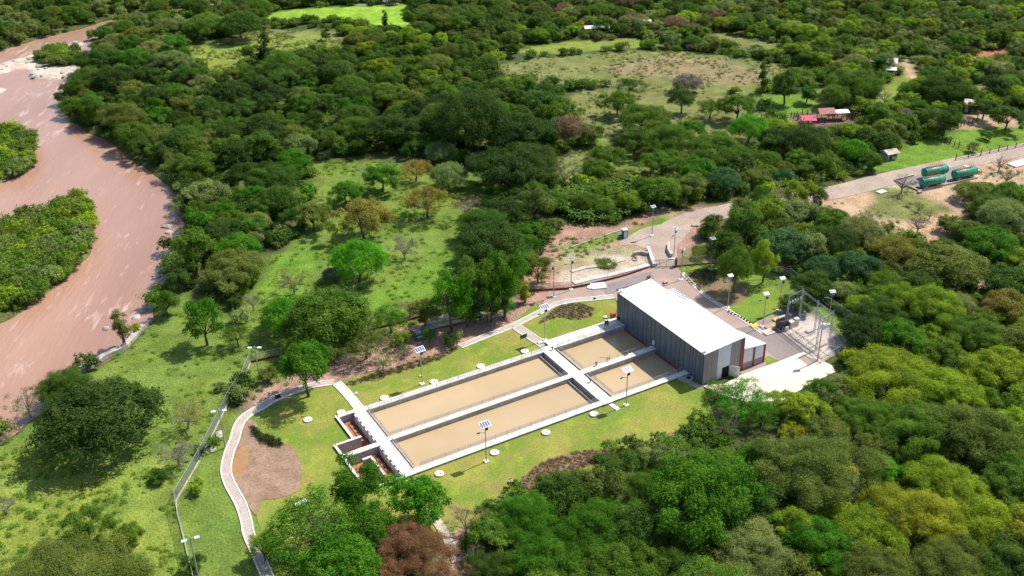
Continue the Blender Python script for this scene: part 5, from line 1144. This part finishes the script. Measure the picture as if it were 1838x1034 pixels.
 (1190, 810, 50, 'lit', 'pl', .7, 'pale scrubby tree at the right end of the ribbed planting bed'),
 (1020, 880, 52, 'rnd', 'dm', 1, 'dark green tree below the left end of the ribbed bed'),
 (950, 925, 68, 'umb', 'gr', 1.1, 'green tree at the bottom of the lawn'),
 (1060, 940, 70, 'umb', 'gr', 1.1, 'green tree in the lower middle woods'),
 (980, 1000, 70, 'umb', 'gr', 1, 'green tree at the bottom edge below the lawn'),
 (1120, 1010, 80, 'umb', 'md', 1, 'mid green tree at the bottom middle edge'),
 (1230, 1010, 70, 'umb', 'dm', 1, 'dark tree at the bottom edge under the huge vivid tree'),
 (1350, 985, 80, 'umb', 'pl', 1, 'greyish green feathery tree at the bottom edge'),
 (1480, 970, 70, 'umb', 'gr', 1, 'bright green crown at the lower right between olive trees'),
 (1560, 950, 70, 'umb', 'yg', 1, 'yellow-green tree of the lower right woods'),
 (1650, 920, 85, 'umb', 'yy', 1, 'golden-olive tree of the lower right woods'),
 (1700, 860, 70, 'umb', 'yg', 1, 'lime yellow tree above the golden-olive one'),
 (1770, 930, 75, 'umb', 'yg', 1, 'yellow-green tree near the lower right corner'),
 (1820, 850, 70, 'umb', 'md', 1, 'mid green tree at the right edge low down'),
 (1700, 1010, 80, 'umb', 'ol', 1, 'olive tree at the lower right bottom edge'),
 (1580, 1030, 80, 'umb', 'ol', 1, 'olive tree at the bottom edge left of the corner'),
 (1830, 1000, 80, 'umb', 'dm', 1, 'dark tree in the lower right corner'),
 (748, 888, 64, 'umbs', 'vv', 1.1, 'vivid flat green tree at the tank corner'),
 (640, 862, 56, 'irr', 'gr', 1.2, 'loose green tree in front of the inlet pits'),
 (560, 938, 104, 'lit', 'gr', .9, 'large airy light green tree by the footpath at bottom'),
 (655, 935, 58, 'umbs', 'gr', 1, 'airy green tree left of the brown tree'),
 (615, 1010, 66, 'rnd', 'gr', .9, 'dense vivid green tree at the bottom edge'),
 (748, 982, 80, 'umb', 'rb', .9, 'reddish brown tree at the bottom of the frame'),
 (472, 978, 34, 'irr', 'yg', 1, 'small light green tree overhanging the footpath at the bottom'),
 (530, 1015, 46, 'lit', 'gr', 1, 'airy green tree at the bottom edge beside the footpath'),
 (880, 955, 50, 'umbs', 'md', 1, 'green tree between the brown trees and the lawn end'),
 (895, 1015, 55, 'umb', 'dm', 1, 'dark green tree at the bottom edge right of the brown trees'),
 (835, 930, 42, 'spr', 'br', 1.1, 'thin grey-brown tree right of the reddish tree'),
 (850, 1000, 40, 'spr', 'rb', 1, 'small brown tree at the bottom edge right of the reddish tree'),
 (700, 1025, 45, 'umbs', 'rb', 1, 'dark brown crown under the reddish tree at bottom edge'),
 (845, 205, 60, 'rnd', 'dk', 1.2, 'tall dark clump in the centre of the forest'),
 (790, 215, 36, 'rnd', 'dm', 1.3, 'tall dark tree at the left of the dark clump'),
 (930, 228, 62, 'umb', 'dk', 1, 'broad dark umbrella tree right of the dark clump'),
 (895, 295, 66, 'umb', 'dk', 1, 'dark spreading tree above the dead white branches'),
 (955, 285, 45, 'rnd', 'dk', 1, 'dark tree at the right of the dead branches'),
 (920, 318, 22, 'bare', 'gy', 1, 'dead white-branched tree before the dark crowns'),
 (1020, 225, 40, 'lit', 'br', 1.2, 'brownish tree on the savanna'),
 (975, 180, 42, 'umbs', 'dm', 1, 'flat acacia-like tree on the savanna'),
 (1005, 200, 40, 'umbs', 'md', 1, 'green tree behind the brownish savanna tree'),
 (1155, 208, 54, 'umb', 'md', 1, 'large green spreading tree on the savanna'),
 (1110, 178, 34, 'umbs', 'md', 1, 'flat green tree at the edge of the brown field'),
 (1130, 150, 28, 'lit', 'dm', 1, 'airy dark tree at the edge of the brown field'),
 (1210, 245, 54, 'umb', 'md', 1, 'wide green tree right on the savanna'),
 (1285, 262, 58, 'umb', 'md', 1, 'wide green tree beside the lime round tree'),
 (1240, 230, 34, 'umbs', 'gr', 1, 'green tree on the savanna above the wide ones'),
 (1190, 285, 44, 'umb', 'md', 1, 'green spreading tree low on the savanna above the road belt'),
 (1140, 245, 38, 'umbs', 'dm', 1, 'dark green tree in the middle of the savanna'),
 (1060, 235, 28, 'umbs', 'md', 1, 'green flat tree right of the brownish savanna tree'),
 (1255, 300, 40, 'umbs', 'gr', 1, 'rich green tree below the wide savanna trees'),
 (1330, 285, 38, 'umbs', 'dm', 1, 'dark flat crowned tree below the lime round tree'),
 (1185, 225, 26, 'umbs', 'gr', 1, 'smaller rich green tree behind the large savanna tree'),
 (1090, 275, 34, 'umbs', 'md', 1, 'small green flat tree in the lower savanna'),
 (1075, 300, 30, 'umbs', 'md', 1, 'low round green tree in the lower savanna'),
 (1015, 305, 34, 'spr', 'ol', 1, 'sparse orange-brown tree in the lower savanna'),
 (1225, 172, 26, 'irr', 'dm', 1.1, 'dark green tree in line with the brown field edge'),
 (1275, 190, 30, 'lit', 'md', 1, 'tree with visible trunk left of the corral'),
 (1325, 185, 38, 'umbs', 'md', 1, 'green umbrella tree left of the corral'),
 (1235, 145, 26, 'rnd', 'gy', .9, 'greyish tree standing by the brown field'),
 (1345, 226, 34, 'rnd', 'vv', 1, 'lime green round tree left of the corral'),
 (1412, 150, 28, 'irr', 'dm', 1.2, 'dark tree casting shade on the small pasture'),
 (1372, 128, 14, 'tall', 'dm', 1.3, 'slim tall tree at the corner of the brown field'),
 (1450, 163, 20, 'irr', 'gr', 1, 'small green tree above the small pasture'),
 (1500, 168, 28, 'rnd', 'md', 1, 'round green tree above the corral'),
 (1535, 145, 48, 'umb', 'md', 1.1, 'large umbrella tree above the corral'),
 (1503, 180, 10, 'rnd', 'vv', 1, 'tiny lime tree just above the red tiled shelter'),
 (1400, 243, 30, 'rnd', 'dk', 1, 'dark mango-like tree below the corral left'),
 (1450, 248, 42, 'rnd', 'dk', 1, 'big dark mango-like tree below the corral'),
 (1530, 266, 29, 'rnd', 'vv', 1, 'lime yellow round tree below the corral'),
 (1555, 240, 22, 'rnd', 'dm', 1, 'dark round tree right of the lime one'),
 (1590, 250, 26, 'rnd', 'dm', 1, 'dark tree left of the right pasture'),
 (1575, 205, 26, 'irr', 'md', 1, 'mid green tree right of the white shelter'),
 (1550, 188, 22, 'irr', 'yg', .9, 'light green tree right of the corral fence'),
 (1590, 170, 18, 'bare', 'gy', 1, 'bare tree behind the corral trees'),
 (1628, 155, 20, 'lit', 'md', 1.2, 'slender tree beside the upper pasture'),
 (1650, 190, 24, 'umbs', 'gr', 1, 'green dome tree in the right grove'),
 (1698, 150, 48, 'umb', 'dm', 1, 'big dark umbrella tree at right below the hill'),
 (1625, 205, 18, 'rnd', 'gy', 1, 'silver-grey tree in the right grove'),
 (1700, 208, 30, 'irr', 'dm', 1.1, 'dark tree with twin trunks at the pasture edge'),
 (1788, 150, 34, 'umbs', 'dk', 1, 'dark grey-green tree at right below the hill'),
 (1768, 190, 30, 'umbs', 'dm', 1, 'dark tree over the cream roofed farmhouse'),
 (1810, 205, 34, 'umbs', 'dm', 1, 'dark tree at the right edge above the pasture'),
 (1675, 225, 22, 'irr', 'ol', .9, 'olive tree at the left end of the right pasture'),
 (1748, 262, 14, 'irr', 'pl', .8, 'pale bushy tree on the right pasture'),
 (1772, 240, 14, 'umbs', 'md', .9, 'small leaning tree on the right pasture'),
 (1622, 322, 24, 'bare', 'gy', 1, 'bare tree at the left corner of the tank pad'),
 (1797, 286, 20, 'bare', 'gy', 1, 'bare tree on the roadside right of the green tanks'),
 (1810, 310, 28, 'spr', 'ol', 1, 'sparse yellowish tree at right beyond the green tanks'),
 (1748, 340, 32, 'rnd', 'ol', .7, 'round olive bushy tree in front of the green tanks'),
 (1555, 385, 26, 'spr', 'og', 1, 'leaning half bare tree on the dry slope'),
 (1650, 395, 24, 'bare', 'gy', 1, 'thin bare tree on the dry slope'),
 (1670, 380, 16, 'spr', 'yg', 1, 'thin light green tree on the dry slope'),
 (1700, 395, 22, 'irr', 'ol', .8, 'low olive tree on the dry slope'),
 (1650, 368, 14, 'spr', 'yg', 1, 'upper thin yellow-green tree on the dry slope'),
 (1780, 430, 60, 'umb', 'gr', .9, 'green spreading tree at right under the dry slope'),
 (1790, 370, 40, 'rnd', 'dm', .8, 'dark tree at right of the dry slope'),
 (690, 30, 11, 'tall', 'dm', .9, 'dark lone tree standing in the vivid green field'),
 (472, 75, 18, 'tall', 'dk', 1.1, 'dark conical tree on the upper meadow'),
 (585, 62, 10, 'irr', 'dm', 1, 'small tree on the upper meadow'),
 (450, 92, 18, 'irr', 'dm', 1, 'round tree on the upper meadow edge'),
 (325, 102, 16, 'rnd', 'dk', 1, 'dark round tree at the left of the upper meadow'),
 (430, 40, 34, 'rnd', 'dm', 1, 'large dark tree behind the upper meadow'),
 (110, 170, 16, 'irr', 'dk', .7, 'dark tree overhanging the river bend'),
]
for i, (cx, cy, hw, kind, ck, zs, lb) in enumerate(TREES):
    R = hw*mpp(cx, cy, 5); R0, H_ = PROTO[kind][0][2:]; zc = H_*R/R0*zs*.68
    p = P(cx, cy, zc); put_tree(p.x, p.y, R, kind, LC[ck], lb, None, zs)

# ------------------------------------------------------------------ forest fill
def region(px, py):
    if px > 1400 and py > 600: return ('umbs', 'umb', 'irr'), ('yg', 'yg', 'md', 'ol', 'yy'), 'woods at the lower right', 1.15
    if px > 880 and py > 760: return ('umbs', 'irr', 'rnd'), ('gr', 'gr', 'md', 'dm'), 'woods at the bottom', 1.1
    if px > 1230 and py > 330: return ('irr', 'umbs', 'rnd'), ('md', 'dm', 'ol', 'yg', 'bl', 'pl'), 'belt between plant and dry slope', 1.0
    if px > 1000 and py < 150: return ('irr', 'irr', 'umbs', 'rnd'), ('ol', 'yg', 'md', 'pl', 'dm', 'md', 'br') if px < 1300 else ('yg', 'ol', 'md', 'pl', 'md', 'ol', 'dm'), 'wooded hillside at the top right', .78
    if px < 340 and py < 90: return ('irr', 'rnd', 'bush'), ('ol', 'pl', 'md', 'dm'), 'scrub beyond the river at the top left', .8
    if px > 1000: return ('irr', 'rnd', 'umbs'), ('md', 'dm', 'ol', 'yg'), 'trees round the farm and corral', .85
    if py < 60: return ('rnd', 'irr'), ('ol', 'md', 'dm'), 'far trees along the top of the view', .85
    if px > 600 and py < 200: return ('irr', 'umbs', 'rnd', 'irr'), ('md', 'ol', 'dm', 'yg', 'dm'), 'forest above the centre', .9
    return ('irr', 'rnd', 'umbs', 'umb', 'irr'), ('dk', 'dm', 'md', 'dm', 'ol', 'md', 'dm', 'pl', 'dk', 'gr'), 'dense riverside forest', 1.0
rs = np.random.RandomState(11); cand = []
cell = {}
def near(x, y, r, f=.72):
    cx_, cy_ = int(x//12), int(y//12)
    for i in range(cx_-2, cx_+3):
        for j in range(cy_-2, cy_+3):
            for (a, b, q) in cell.get((i, j), ()):
                if (a-x)**2+(b-y)**2 < ((r+q)*f)**2: return True
    return False
for (a, b, q) in PLACED: cell.setdefault((int(a//12), int(b//12)), []).append((a, b, q*.95))
FILL = []
NC = 26000
X = rs.uniform(-260, 300, NC); Y = rs.uniform(95, 640, NC)
PXs, PYs = to_px(X, Y); ok = ~is_open(X, Y)
for dx, dy in ((3, 0), (-3, 0), (0, 3), (0, -3)): ok &= ~is_open(X+dx, Y+dy)
ok &= (PXs > -160) & (PXs < 2000) & (PYs > -40) & (PYs < 1160)
dR = (P(1190, 440)-P(1190, 441)).length
rl = np.array([[v.x, v.y] for v in RV])
for x, y, px, py in zip(X[ok], Y[ok], PXs[ok], PYs[ok]):
    kinds, cols_, reg, sc = region(px, py)
    k = kinds[rs.randint(len(kinds))]; R = {'umb': 8.5, 'umbs': 5.4, 'rnd': 4.9, 'irr': 4.3, 'bush': 2.5}[k]*sc*rs.uniform(.55, 1.25)
    if ((rl-[x, y])**2).sum(1).min() < (5+R*.5)**2: continue
    if near(x, y, R, .64): continue
    h = R/PROTO[k][0][2]*PROTO[k][0][3]*.8; f_ = CH/(CH-h)
    if is_open([x*f_, x*(1+f_)/2], [y*f_, y*(1+f_)/2]).any(): continue
    if R > 5 and is_open([x, x+R*.6, x-R*.6, x], [y-R*.6, y, y, y+R*.6]).any(): continue
    cell.setdefault((int(x//12), int(y//12)), []).append((x, y, R)); FILL.append((x, y, R, k, cols_[rs.randint(len(cols_))], reg, px, py))
FILL.sort(key=lambda t: -t[2]/math.hypot(t[0], t[1], CH))
KD = dict(umb='wide spreading', umbs='flat crowned', rnd='round crowned', irr='irregular', bush='low bushy'); CD = dict(dk='very dark green', dm='dark green', md='mid green', gr='rich green', yg='yellow-green', yy='golden green', ol='olive green', pl='pale green', bl='blue-green', br='brownish')
nfill = max(0, 290-len(TREES))
seen = [f for f in FILL if -60 < f[6] < 1900 and -20 < f[7] < 1120]
ind = seen[:nfill]; rest = [f for f in FILL if f not in ind]
for (x, y, R, k, ck, reg, px, py) in ind:
    put_tree(x, y, R, k, LC[ck], '%s %s tree in the %s' % (KD[k], CD[ck], reg), '%s %s trees in the %s' % (KD[k], CD[ck], reg))
print('trees', len(TREES), 'individual fill', len(ind), 'stuff', len(rest))

# ------------------------------------------------------------------ scattered stuff: instances on points
def scatter(name, label, cat, pts, protos, maxs):
    "pts: (x, y, z, scale, colour, proto index)"
    pc = bpy.data.collections.new(name+'_kinds')
    for i, (cm, tm) in enumerate(protos):
        me = cm
        o = bpy.data.objects.new('%s_%02d' % (name+'_kind', i), me); pc.objects.link(o)
    n = len(pts); me = bpy.data.meshes.new(name); me.vertices.add(n)
    me.vertices.foreach_set('co', np.array([p[:3] for p in pts], np.float32).ravel())
    a = me.attributes.new('sc', 'FLOAT', 'POINT'); a.data.foreach_set('value', np.array([p[3] for p in pts], np.float32))
    a = me.attributes.new('pi', 'INT', 'POINT'); a.data.foreach_set('value', np.array([p[5] for p in pts], np.int32))
    a = me.attributes.new('tint', 'FLOAT_COLOR', 'POINT'); a.data.foreach_set('color', np.array([(*p[4], 1) for p in pts], np.float32).ravel())
    rr = np.random.RandomState(3).rand(n)*6.28; a = me.attributes.new('rot', 'FLOAT_VECTOR', 'POINT'); a.data.foreach_set('vector', np.stack([rr*0, rr*0, rr], -1).astype(np.float32).ravel())
    o = bpy.data.objects.new(name, me); COL.objects.link(o); o.color = (0, 0, 0, 1); tag(o, label, cat, kind='stuff')
    ng = bpy.data.node_groups.new(name, 'GeometryNodeTree'); ng.interface.new_socket('Geometry', in_out='INPUT', socket_type='NodeSocketGeometry'); ng.interface.new_socket('Geometry', in_out='OUTPUT', socket_type='NodeSocketGeometry')
    gi = ng.nodes.new('NodeGroupInput'); go = ng.nodes.new('NodeGroupOutput'); iop = ng.nodes.new('GeometryNodeInstanceOnPoints'); ci = ng.nodes.new('GeometryNodeCollectionInfo')
    ci.inputs['Collection'].default_value = pc; ci.inputs['Separate Children'].default_value = True; ci.inputs['Reset Children'].default_value = True
    def at(nm, t): q = ng.nodes.new('GeometryNodeInputNamedAttribute'); q.data_type = t; q.inputs[0].default_value = nm; return q.outputs[0]
    lk = ng.links.new; lk(gi.outputs[0], iop.inputs['Points']); lk(ci.outputs[0], iop.inputs['Instance']); iop.inputs['Pick Instance'].default_value = True
    lk(at('pi', 'INT'), iop.inputs['Instance Index']); lk(at('sc', 'FLOAT'), iop.inputs['Scale']); lk(at('rot', 'FLOAT_VECTOR'), iop.inputs['Rotation']); lk(iop.outputs[0], go.inputs[0])
    md = o.modifiers.new('scatter', 'NODES'); md.node_group = ng; return o
KL = ['umb', 'umbs', 'rnd', 'irr', 'bush']; PL = []; PIX = {}
for k in KL:
    PIX[k] = []
    for pr in PROTO[k][:3]: PIX[k].append(len(PL)); PL.append((pr[0], pr[1]))
pts = []
for j, (x, y, R, k, ck, reg, px, py) in enumerate(rest):
    c = LC[ck]; q = rs.uniform(.8, 1.2); ix = PIX[k][j % len(PIX[k])]; pts.append((x, y, -.05, R/PROTO[k][0][2], (c[0]*q*rs.uniform(.9, 1.15), c[1]*q, c[2]*q), ix))
scatter('forest', 'dense forest of dark to yellow-green crowns filling the land behind the river and plant', 'forest', pts, PL, 0)
# undergrowth: bushes on the forest floor, denser in scrub
N = 30000; X = rs.uniform(-250, 290, N); Y = rs.uniform(95, 600, N); px, py = to_px(X, Y); op = is_open(X, Y)
for p in ISL_W[:3]: op &= ~inside(X, Y, p)
keep = (px > -100) & (px < 1940) & (py > -20) & (py < 1130) & ~op & (np.array([((rl-[a, b])**2).sum(1).min() for a, b in zip(X, Y)]) > 36)
keep &= ~(inside(X, Y, ISL_W[3]) | inside(X, Y, ISL_W[4]) | (inside(px, py, BAR) & ~inside(px, py, [(60, 100), (105, 86), (150, 96), (150, 110), (120, 120), (68, 116)])))
keep &= rs.rand(N) < .62
pts = []
keep &= ~(inside(X, Y, wpoly(ISLE)) | inside(X, Y, wpoly(ISLB)))
isle = inside(px, py, ISLE)
for x, y, a, b, il in zip(X[keep], Y[keep], px[keep], py[keep], isle[keep]):
    kinds, cols_, reg, sc = region(a, b)
    ck = cols_[rs.randint(len(cols_))]
    if il: ck = ('md', 'dm', 'yg', 'ol', 'md')[rs.randint(5)]
    c = LC[ck]; q = rs.uniform(.7, 1.3)
    pts.append((x, y, -.1 if not il else -.6, rs.uniform(.7, 1.9), tuple(v*q for v in c), rs.randint(4)))
# dense cover on the islands
ISLE_B = [(118, 358), (145, 356), (155, 375), (166, 412), (150, 452), (120, 492), (78, 516), (52, 542), (-10, 572), (-200, 640), (-300, 570), (-200, 490), (0, 424), (22, 390), (74, 386), (100, 372)]
for poly, cnt, zz in ((ISLE_B, 1050, -.6), (ISLB, 260, -.6), ([(65, 104), (105, 90), (145, 96), (148, 108), (120, 116), (72, 112)], 90, -.5)):
    w_ = np.array(wpoly(poly)); lo, hi = w_.min(0), w_.max(0); xx = rs.uniform(lo[0], hi[0], cnt*3); yy = rs.uniform(lo[1], hi[1], cnt*3); mk = inside(xx, yy, [tuple(v) for v in w_])
    for x, y in list(zip(xx[mk], yy[mk]))[:cnt]:
        c = LC[('md', 'ol', 'yg', 'ol', 'md', 'pl')[rs.randint(6)]]; q = rs.uniform(.7, 1.2); pts.append((x, y, zz, rs.choice([.6, .8, 1.1, 1.5, 2.0]), tuple(v*q for v in c), rs.randint(4)))
BP = [(p[0], p[1]) for p in PROTO['bush']]
scatter('undergrowth', 'low green bushes and scrub covering the forest floor and river islands', 'undergrowth', pts, BP, 0)
print('bushes', len(pts))
# grass tufts and weeds on the meadows
rsx = np.random.RandomState(4); tuft = leaf_mesh('tuft', [(0, 0, .15, .6, .35)], 150, .28, rsx, low=-.05)
pts = []
for (c, cnt, polys) in (((.16, .29, .03), 1700, [ZONES[0][2], ZONES[1][2], ZONES[3][2], ZONES[6][2], ZONES[7][2], ZONES[2][2]]), ((.17, .21, .05), 2800, [ZONES[8][2], ZONES[15][2], ZONES[9][2], ZONES[10][2]]), ((.16, .22, .04), 1300, [ZONES[28][2], ZONES[34][2], ZONES[31][2], ZONES[36][2]])):
    for poly in polys:
        w_ = np.array(wpoly(poly)); lo, hi = w_.min(0), w_.max(0); n = cnt//len(polys); xx = rs.uniform(lo[0], hi[0], n*4); yy = rs.uniform(lo[1], hi[1], n*4)
        a, b = to_px(xx, yy); mk = inside(xx, yy, [tuple(v) for v in w_]) & (a > -60) & (a < 1900) & (b < 1100) & ~inside(a, b, LAWN) & ~inside(a, b, YARD) & (vnoise(xx, yy, 6) > .42) & ~inside(xx, yy, RIV_W)
        mk &= np.array([((rl-[p_, q_])**2).sum(1).min() > 30 for p_, q_ in zip(xx, yy)]) & ~inside(a, b, [(1160, 446), (1140, 440), (1110, 438), (1150, 412), (1210, 398), (1280, 384), (1215, 440)])
        mk &= ~inside(a, b, [(405, 1250), (318, 921), (400, 742), (604, 685), (640, 1250)])
        for x, y in list(zip(xx[mk], yy[mk]))[:n]:
            q = rs.uniform(.85, 1.45); pts.append((x, y, 0, rs.uniform(.35, .9), (c[0]*q*rs.uniform(.8, 1.3), c[1]*q, c[2]*q), 0))
scatter('grass', 'uneven tufts of tall green grass and weeds on the meadows', 'grass', pts, [(tuft, None)], 0)
# rows of small plants in the beds
def rows(poly, ang, gap, step, colr, label, rj=.08, s0=.25):
    w_ = np.array(wpoly(poly, 4)); c0 = w_.mean(0); out = []; R_ = np.abs(w_-c0).max()*1.5; ca, sa = math.cos(ang), math.sin(ang)
    g1 = np.arange(-R_, R_, gap); g2 = np.arange(-R_, R_, step); A, B = np.meshgrid(g1, g2); A = A+rs.normal(size=A.shape)*rj; B = B+rs.normal(size=B.shape)*rj
    x = (c0[0]+A*ca-B*sa).ravel(); y = (c0[1]+A*sa+B*ca).ravel(); mk = inside(x, y, [tuple(v) for v in w_]) & (rs.rand(len(x)) < .9)
    out = [(a, b, .1, rs.uniform(.8, 1.3)*s0, tuple(v*rs.uniform(.6, 1.3) for v in colr), 0) for a, b in zip(x[mk], y[mk])]
    scatter('bed_plants', label, 'bed plants', out, [(tuft, None)], 0)
rows(BEDS[0][0], .9, .9, .45, (.1, .1, .03), 'rows of small brownish plants in the oval bed north of the tanks', s0=.4)
rows(BEDS[1][0], 1.1, .8, .6, (.2, .1, .06), 'closely set rows of reddish plants in the curved bed at the lower lawn', s0=.42)
rows(BEDS[2][0], 1.5, .8, .5, (.12, .11, .03), 'rows of small plants in the strip along the north edge of the lawn', s0=.45)
rows([(1228, 498), (1245, 488), (1275, 486), (1300, 497), (1270, 510), (1255, 522)], 1.2, .9, .45, (.12, .14, .03), 'rows of small green plants in the bed right of the paved yard', s0=.4)
rows([(1095, 810), (1118, 806), (1130, 822), (1105, 830)], .5, .6, .6, (.22, .26, .02), 'yellow-green plants at the right end of the curved bed', s0=.5)
rows([(450, 765), (470, 780), (500, 790), (505, 800), (480, 800), (458, 782)], .9, .5, .5, (.05, .08, .02), 'dark low plants on the upper edge of the bare soil hollow', s0=.7)

# ------------------------------------------------------------------ banana plants
def banana_mesh():
    mb = MB(); r = random.Random(2); mb.tube([(0, 0, 0), (0, 0, 1.7)], [.13, .09], 'leaves', 6)
    for k in range(10):
        a = k*2.4+r.random()*.5; l = r.uniform(1.5, 2.1); rise = r.uniform(.3, .9); pts = []
        for t in (0, .35, .7, 1): pts.append(Vector((math.cos(a)*l*t, math.sin(a)*l*t, 1.6+rise*math.sin(t*2.4)*1.3-t*t*.5)))
        s = Vector((-math.sin(a), math.cos(a), 0)); w_ = (.08, .28, .26, .03); vs = []
        for p, ww in zip(pts, w_): vs += [p-s*ww-Vector((0, 0, ww*.3)), p, p+s*ww-Vector((0, 0, ww*.3))]
        mb.add(vs, [(i*3+j, i*3+j+1, i*3+j+4, i*3+j+3) for i in range(3) for j in range(2)], 'leaves')
    me = bpy.data.meshes.new('banana_plant'); me.from_pydata(mb.v, [], mb.f); me.materials.append(MATS['leaves']); a = me.attributes.new('var', 'FLOAT', 'FACE'); a.data.foreach_set('value', [r.random() for _ in me.polygons]); return me
bmm = banana_mesh(); bp_poly = wpoly([(1000, 375), (1010, 350), (1060, 335), (1130, 335), (1180, 355), (1160, 378), (1120, 392), (1060, 405), (1015, 395)])
w_ = np.array(bp_poly); n = 0; pl = []
while n < 130:
    x, y = rs.uniform(w_[:, 0].min(), w_[:, 0].max()), rs.uniform(w_[:, 1].min(), w_[:, 1].max())
    if not inside([x], [y], bp_poly)[0] or any((x-a)**2+(y-b)**2 < 1.6 for a, b in pl): continue
    pl.append((x, y)); n += 1; o = bpy.data.objects.new('banana_plant', bmm); COL.objects.link(o); o.location = (x, y, 0); o.rotation_euler.z = rs.rand()*6; s = rs.uniform(.85, 1.25); o.scale = (s, s, s); q = rs.uniform(.8, 1.3); o.color = (.07*q, .15*q, .02*q, 1)
    tag(o, 'banana plant with arching green leaves in the plantation left of the entrance road', 'banana plant', 'banana plants in the plantation')
# ------------------------------------------------------------------ rocks in the river
def rock(px, py, r, label, z=-1.0):
    me = bpy.data.meshes.new('boulder'); bm = bmesh.new(); bmesh.ops.create_icosphere(bm, subdivisions=2, radius=1); q = random.Random(int(px*7+py))
    for v in bm.verts: v.co *= q.uniform(.8, 1.15); v.co.x *= 1.4; v.co.z *= .6
    bm.to_mesh(me); bm.free(); me.materials.append(MATS['rock']); o = bpy.data.objects.new('boulder', me); COL.objects.link(o); o.location = P(px, py, z); o.scale = (r, r, r); o.rotation_euler.z = q.random()*3; tag(o, label, 'boulder', 'boulders strewn over the gravel bar' if 'strewn' in label else 'pale boulders in and by the river')
for (x, y, r, lb) in ((290, 483, 1.3, 'largest pale boulder in the river under the olive tree'), (271, 530, 1.3, 'flat white boulder at the river edge above the pasture'), (300, 407, 1.2, 'flat pale boulder at the river edge, upper one'), (304, 418, .9, 'small pale boulder just below the upper flat one'), (259, 557, .9, 'small white boulder in the water near the reeds'),
                      (283, 497, .6, 'thin flat rock below the largest boulder'), (245, 570, .9, 'white boulder beside the reed clump'), (16, 232, 3.0, 'broad pale rock at the head of the left island'), (42, 248, 2.6, 'pale rock on the left island shore'), (55, 266, 2.2, 'white slab rock at the right tip of the left island'), (58, 512, 1.6, 'grey flat rock on the big island shore'), (190, 590, .8, 'small white rock far out near the slender tree')): rock(x, y, r, lb)
rb_ = random.Random(9)
for k_ in range(34):
    a_, b_ = rb_.choice([(rb_.uniform(0, 60), rb_.uniform(104, 136)), (rb_.uniform(60, 165), rb_.uniform(112, 138)), (rb_.uniform(125, 163), rb_.uniform(66, 78))])
    if inside([a_], [b_], BAR)[0] or inside([a_], [b_], BARW)[0]: rock(a_, b_, rb_.uniform(.35, 1.1), 'pale boulder strewn over the gravel bar at the top left', -.25)
rock(394, 780, .8, 'white boulder by the floodlight pole at the left fence', .1); rock(382, 806, .6, 'small pale rock on the grass left of the floodlight pole', .1)
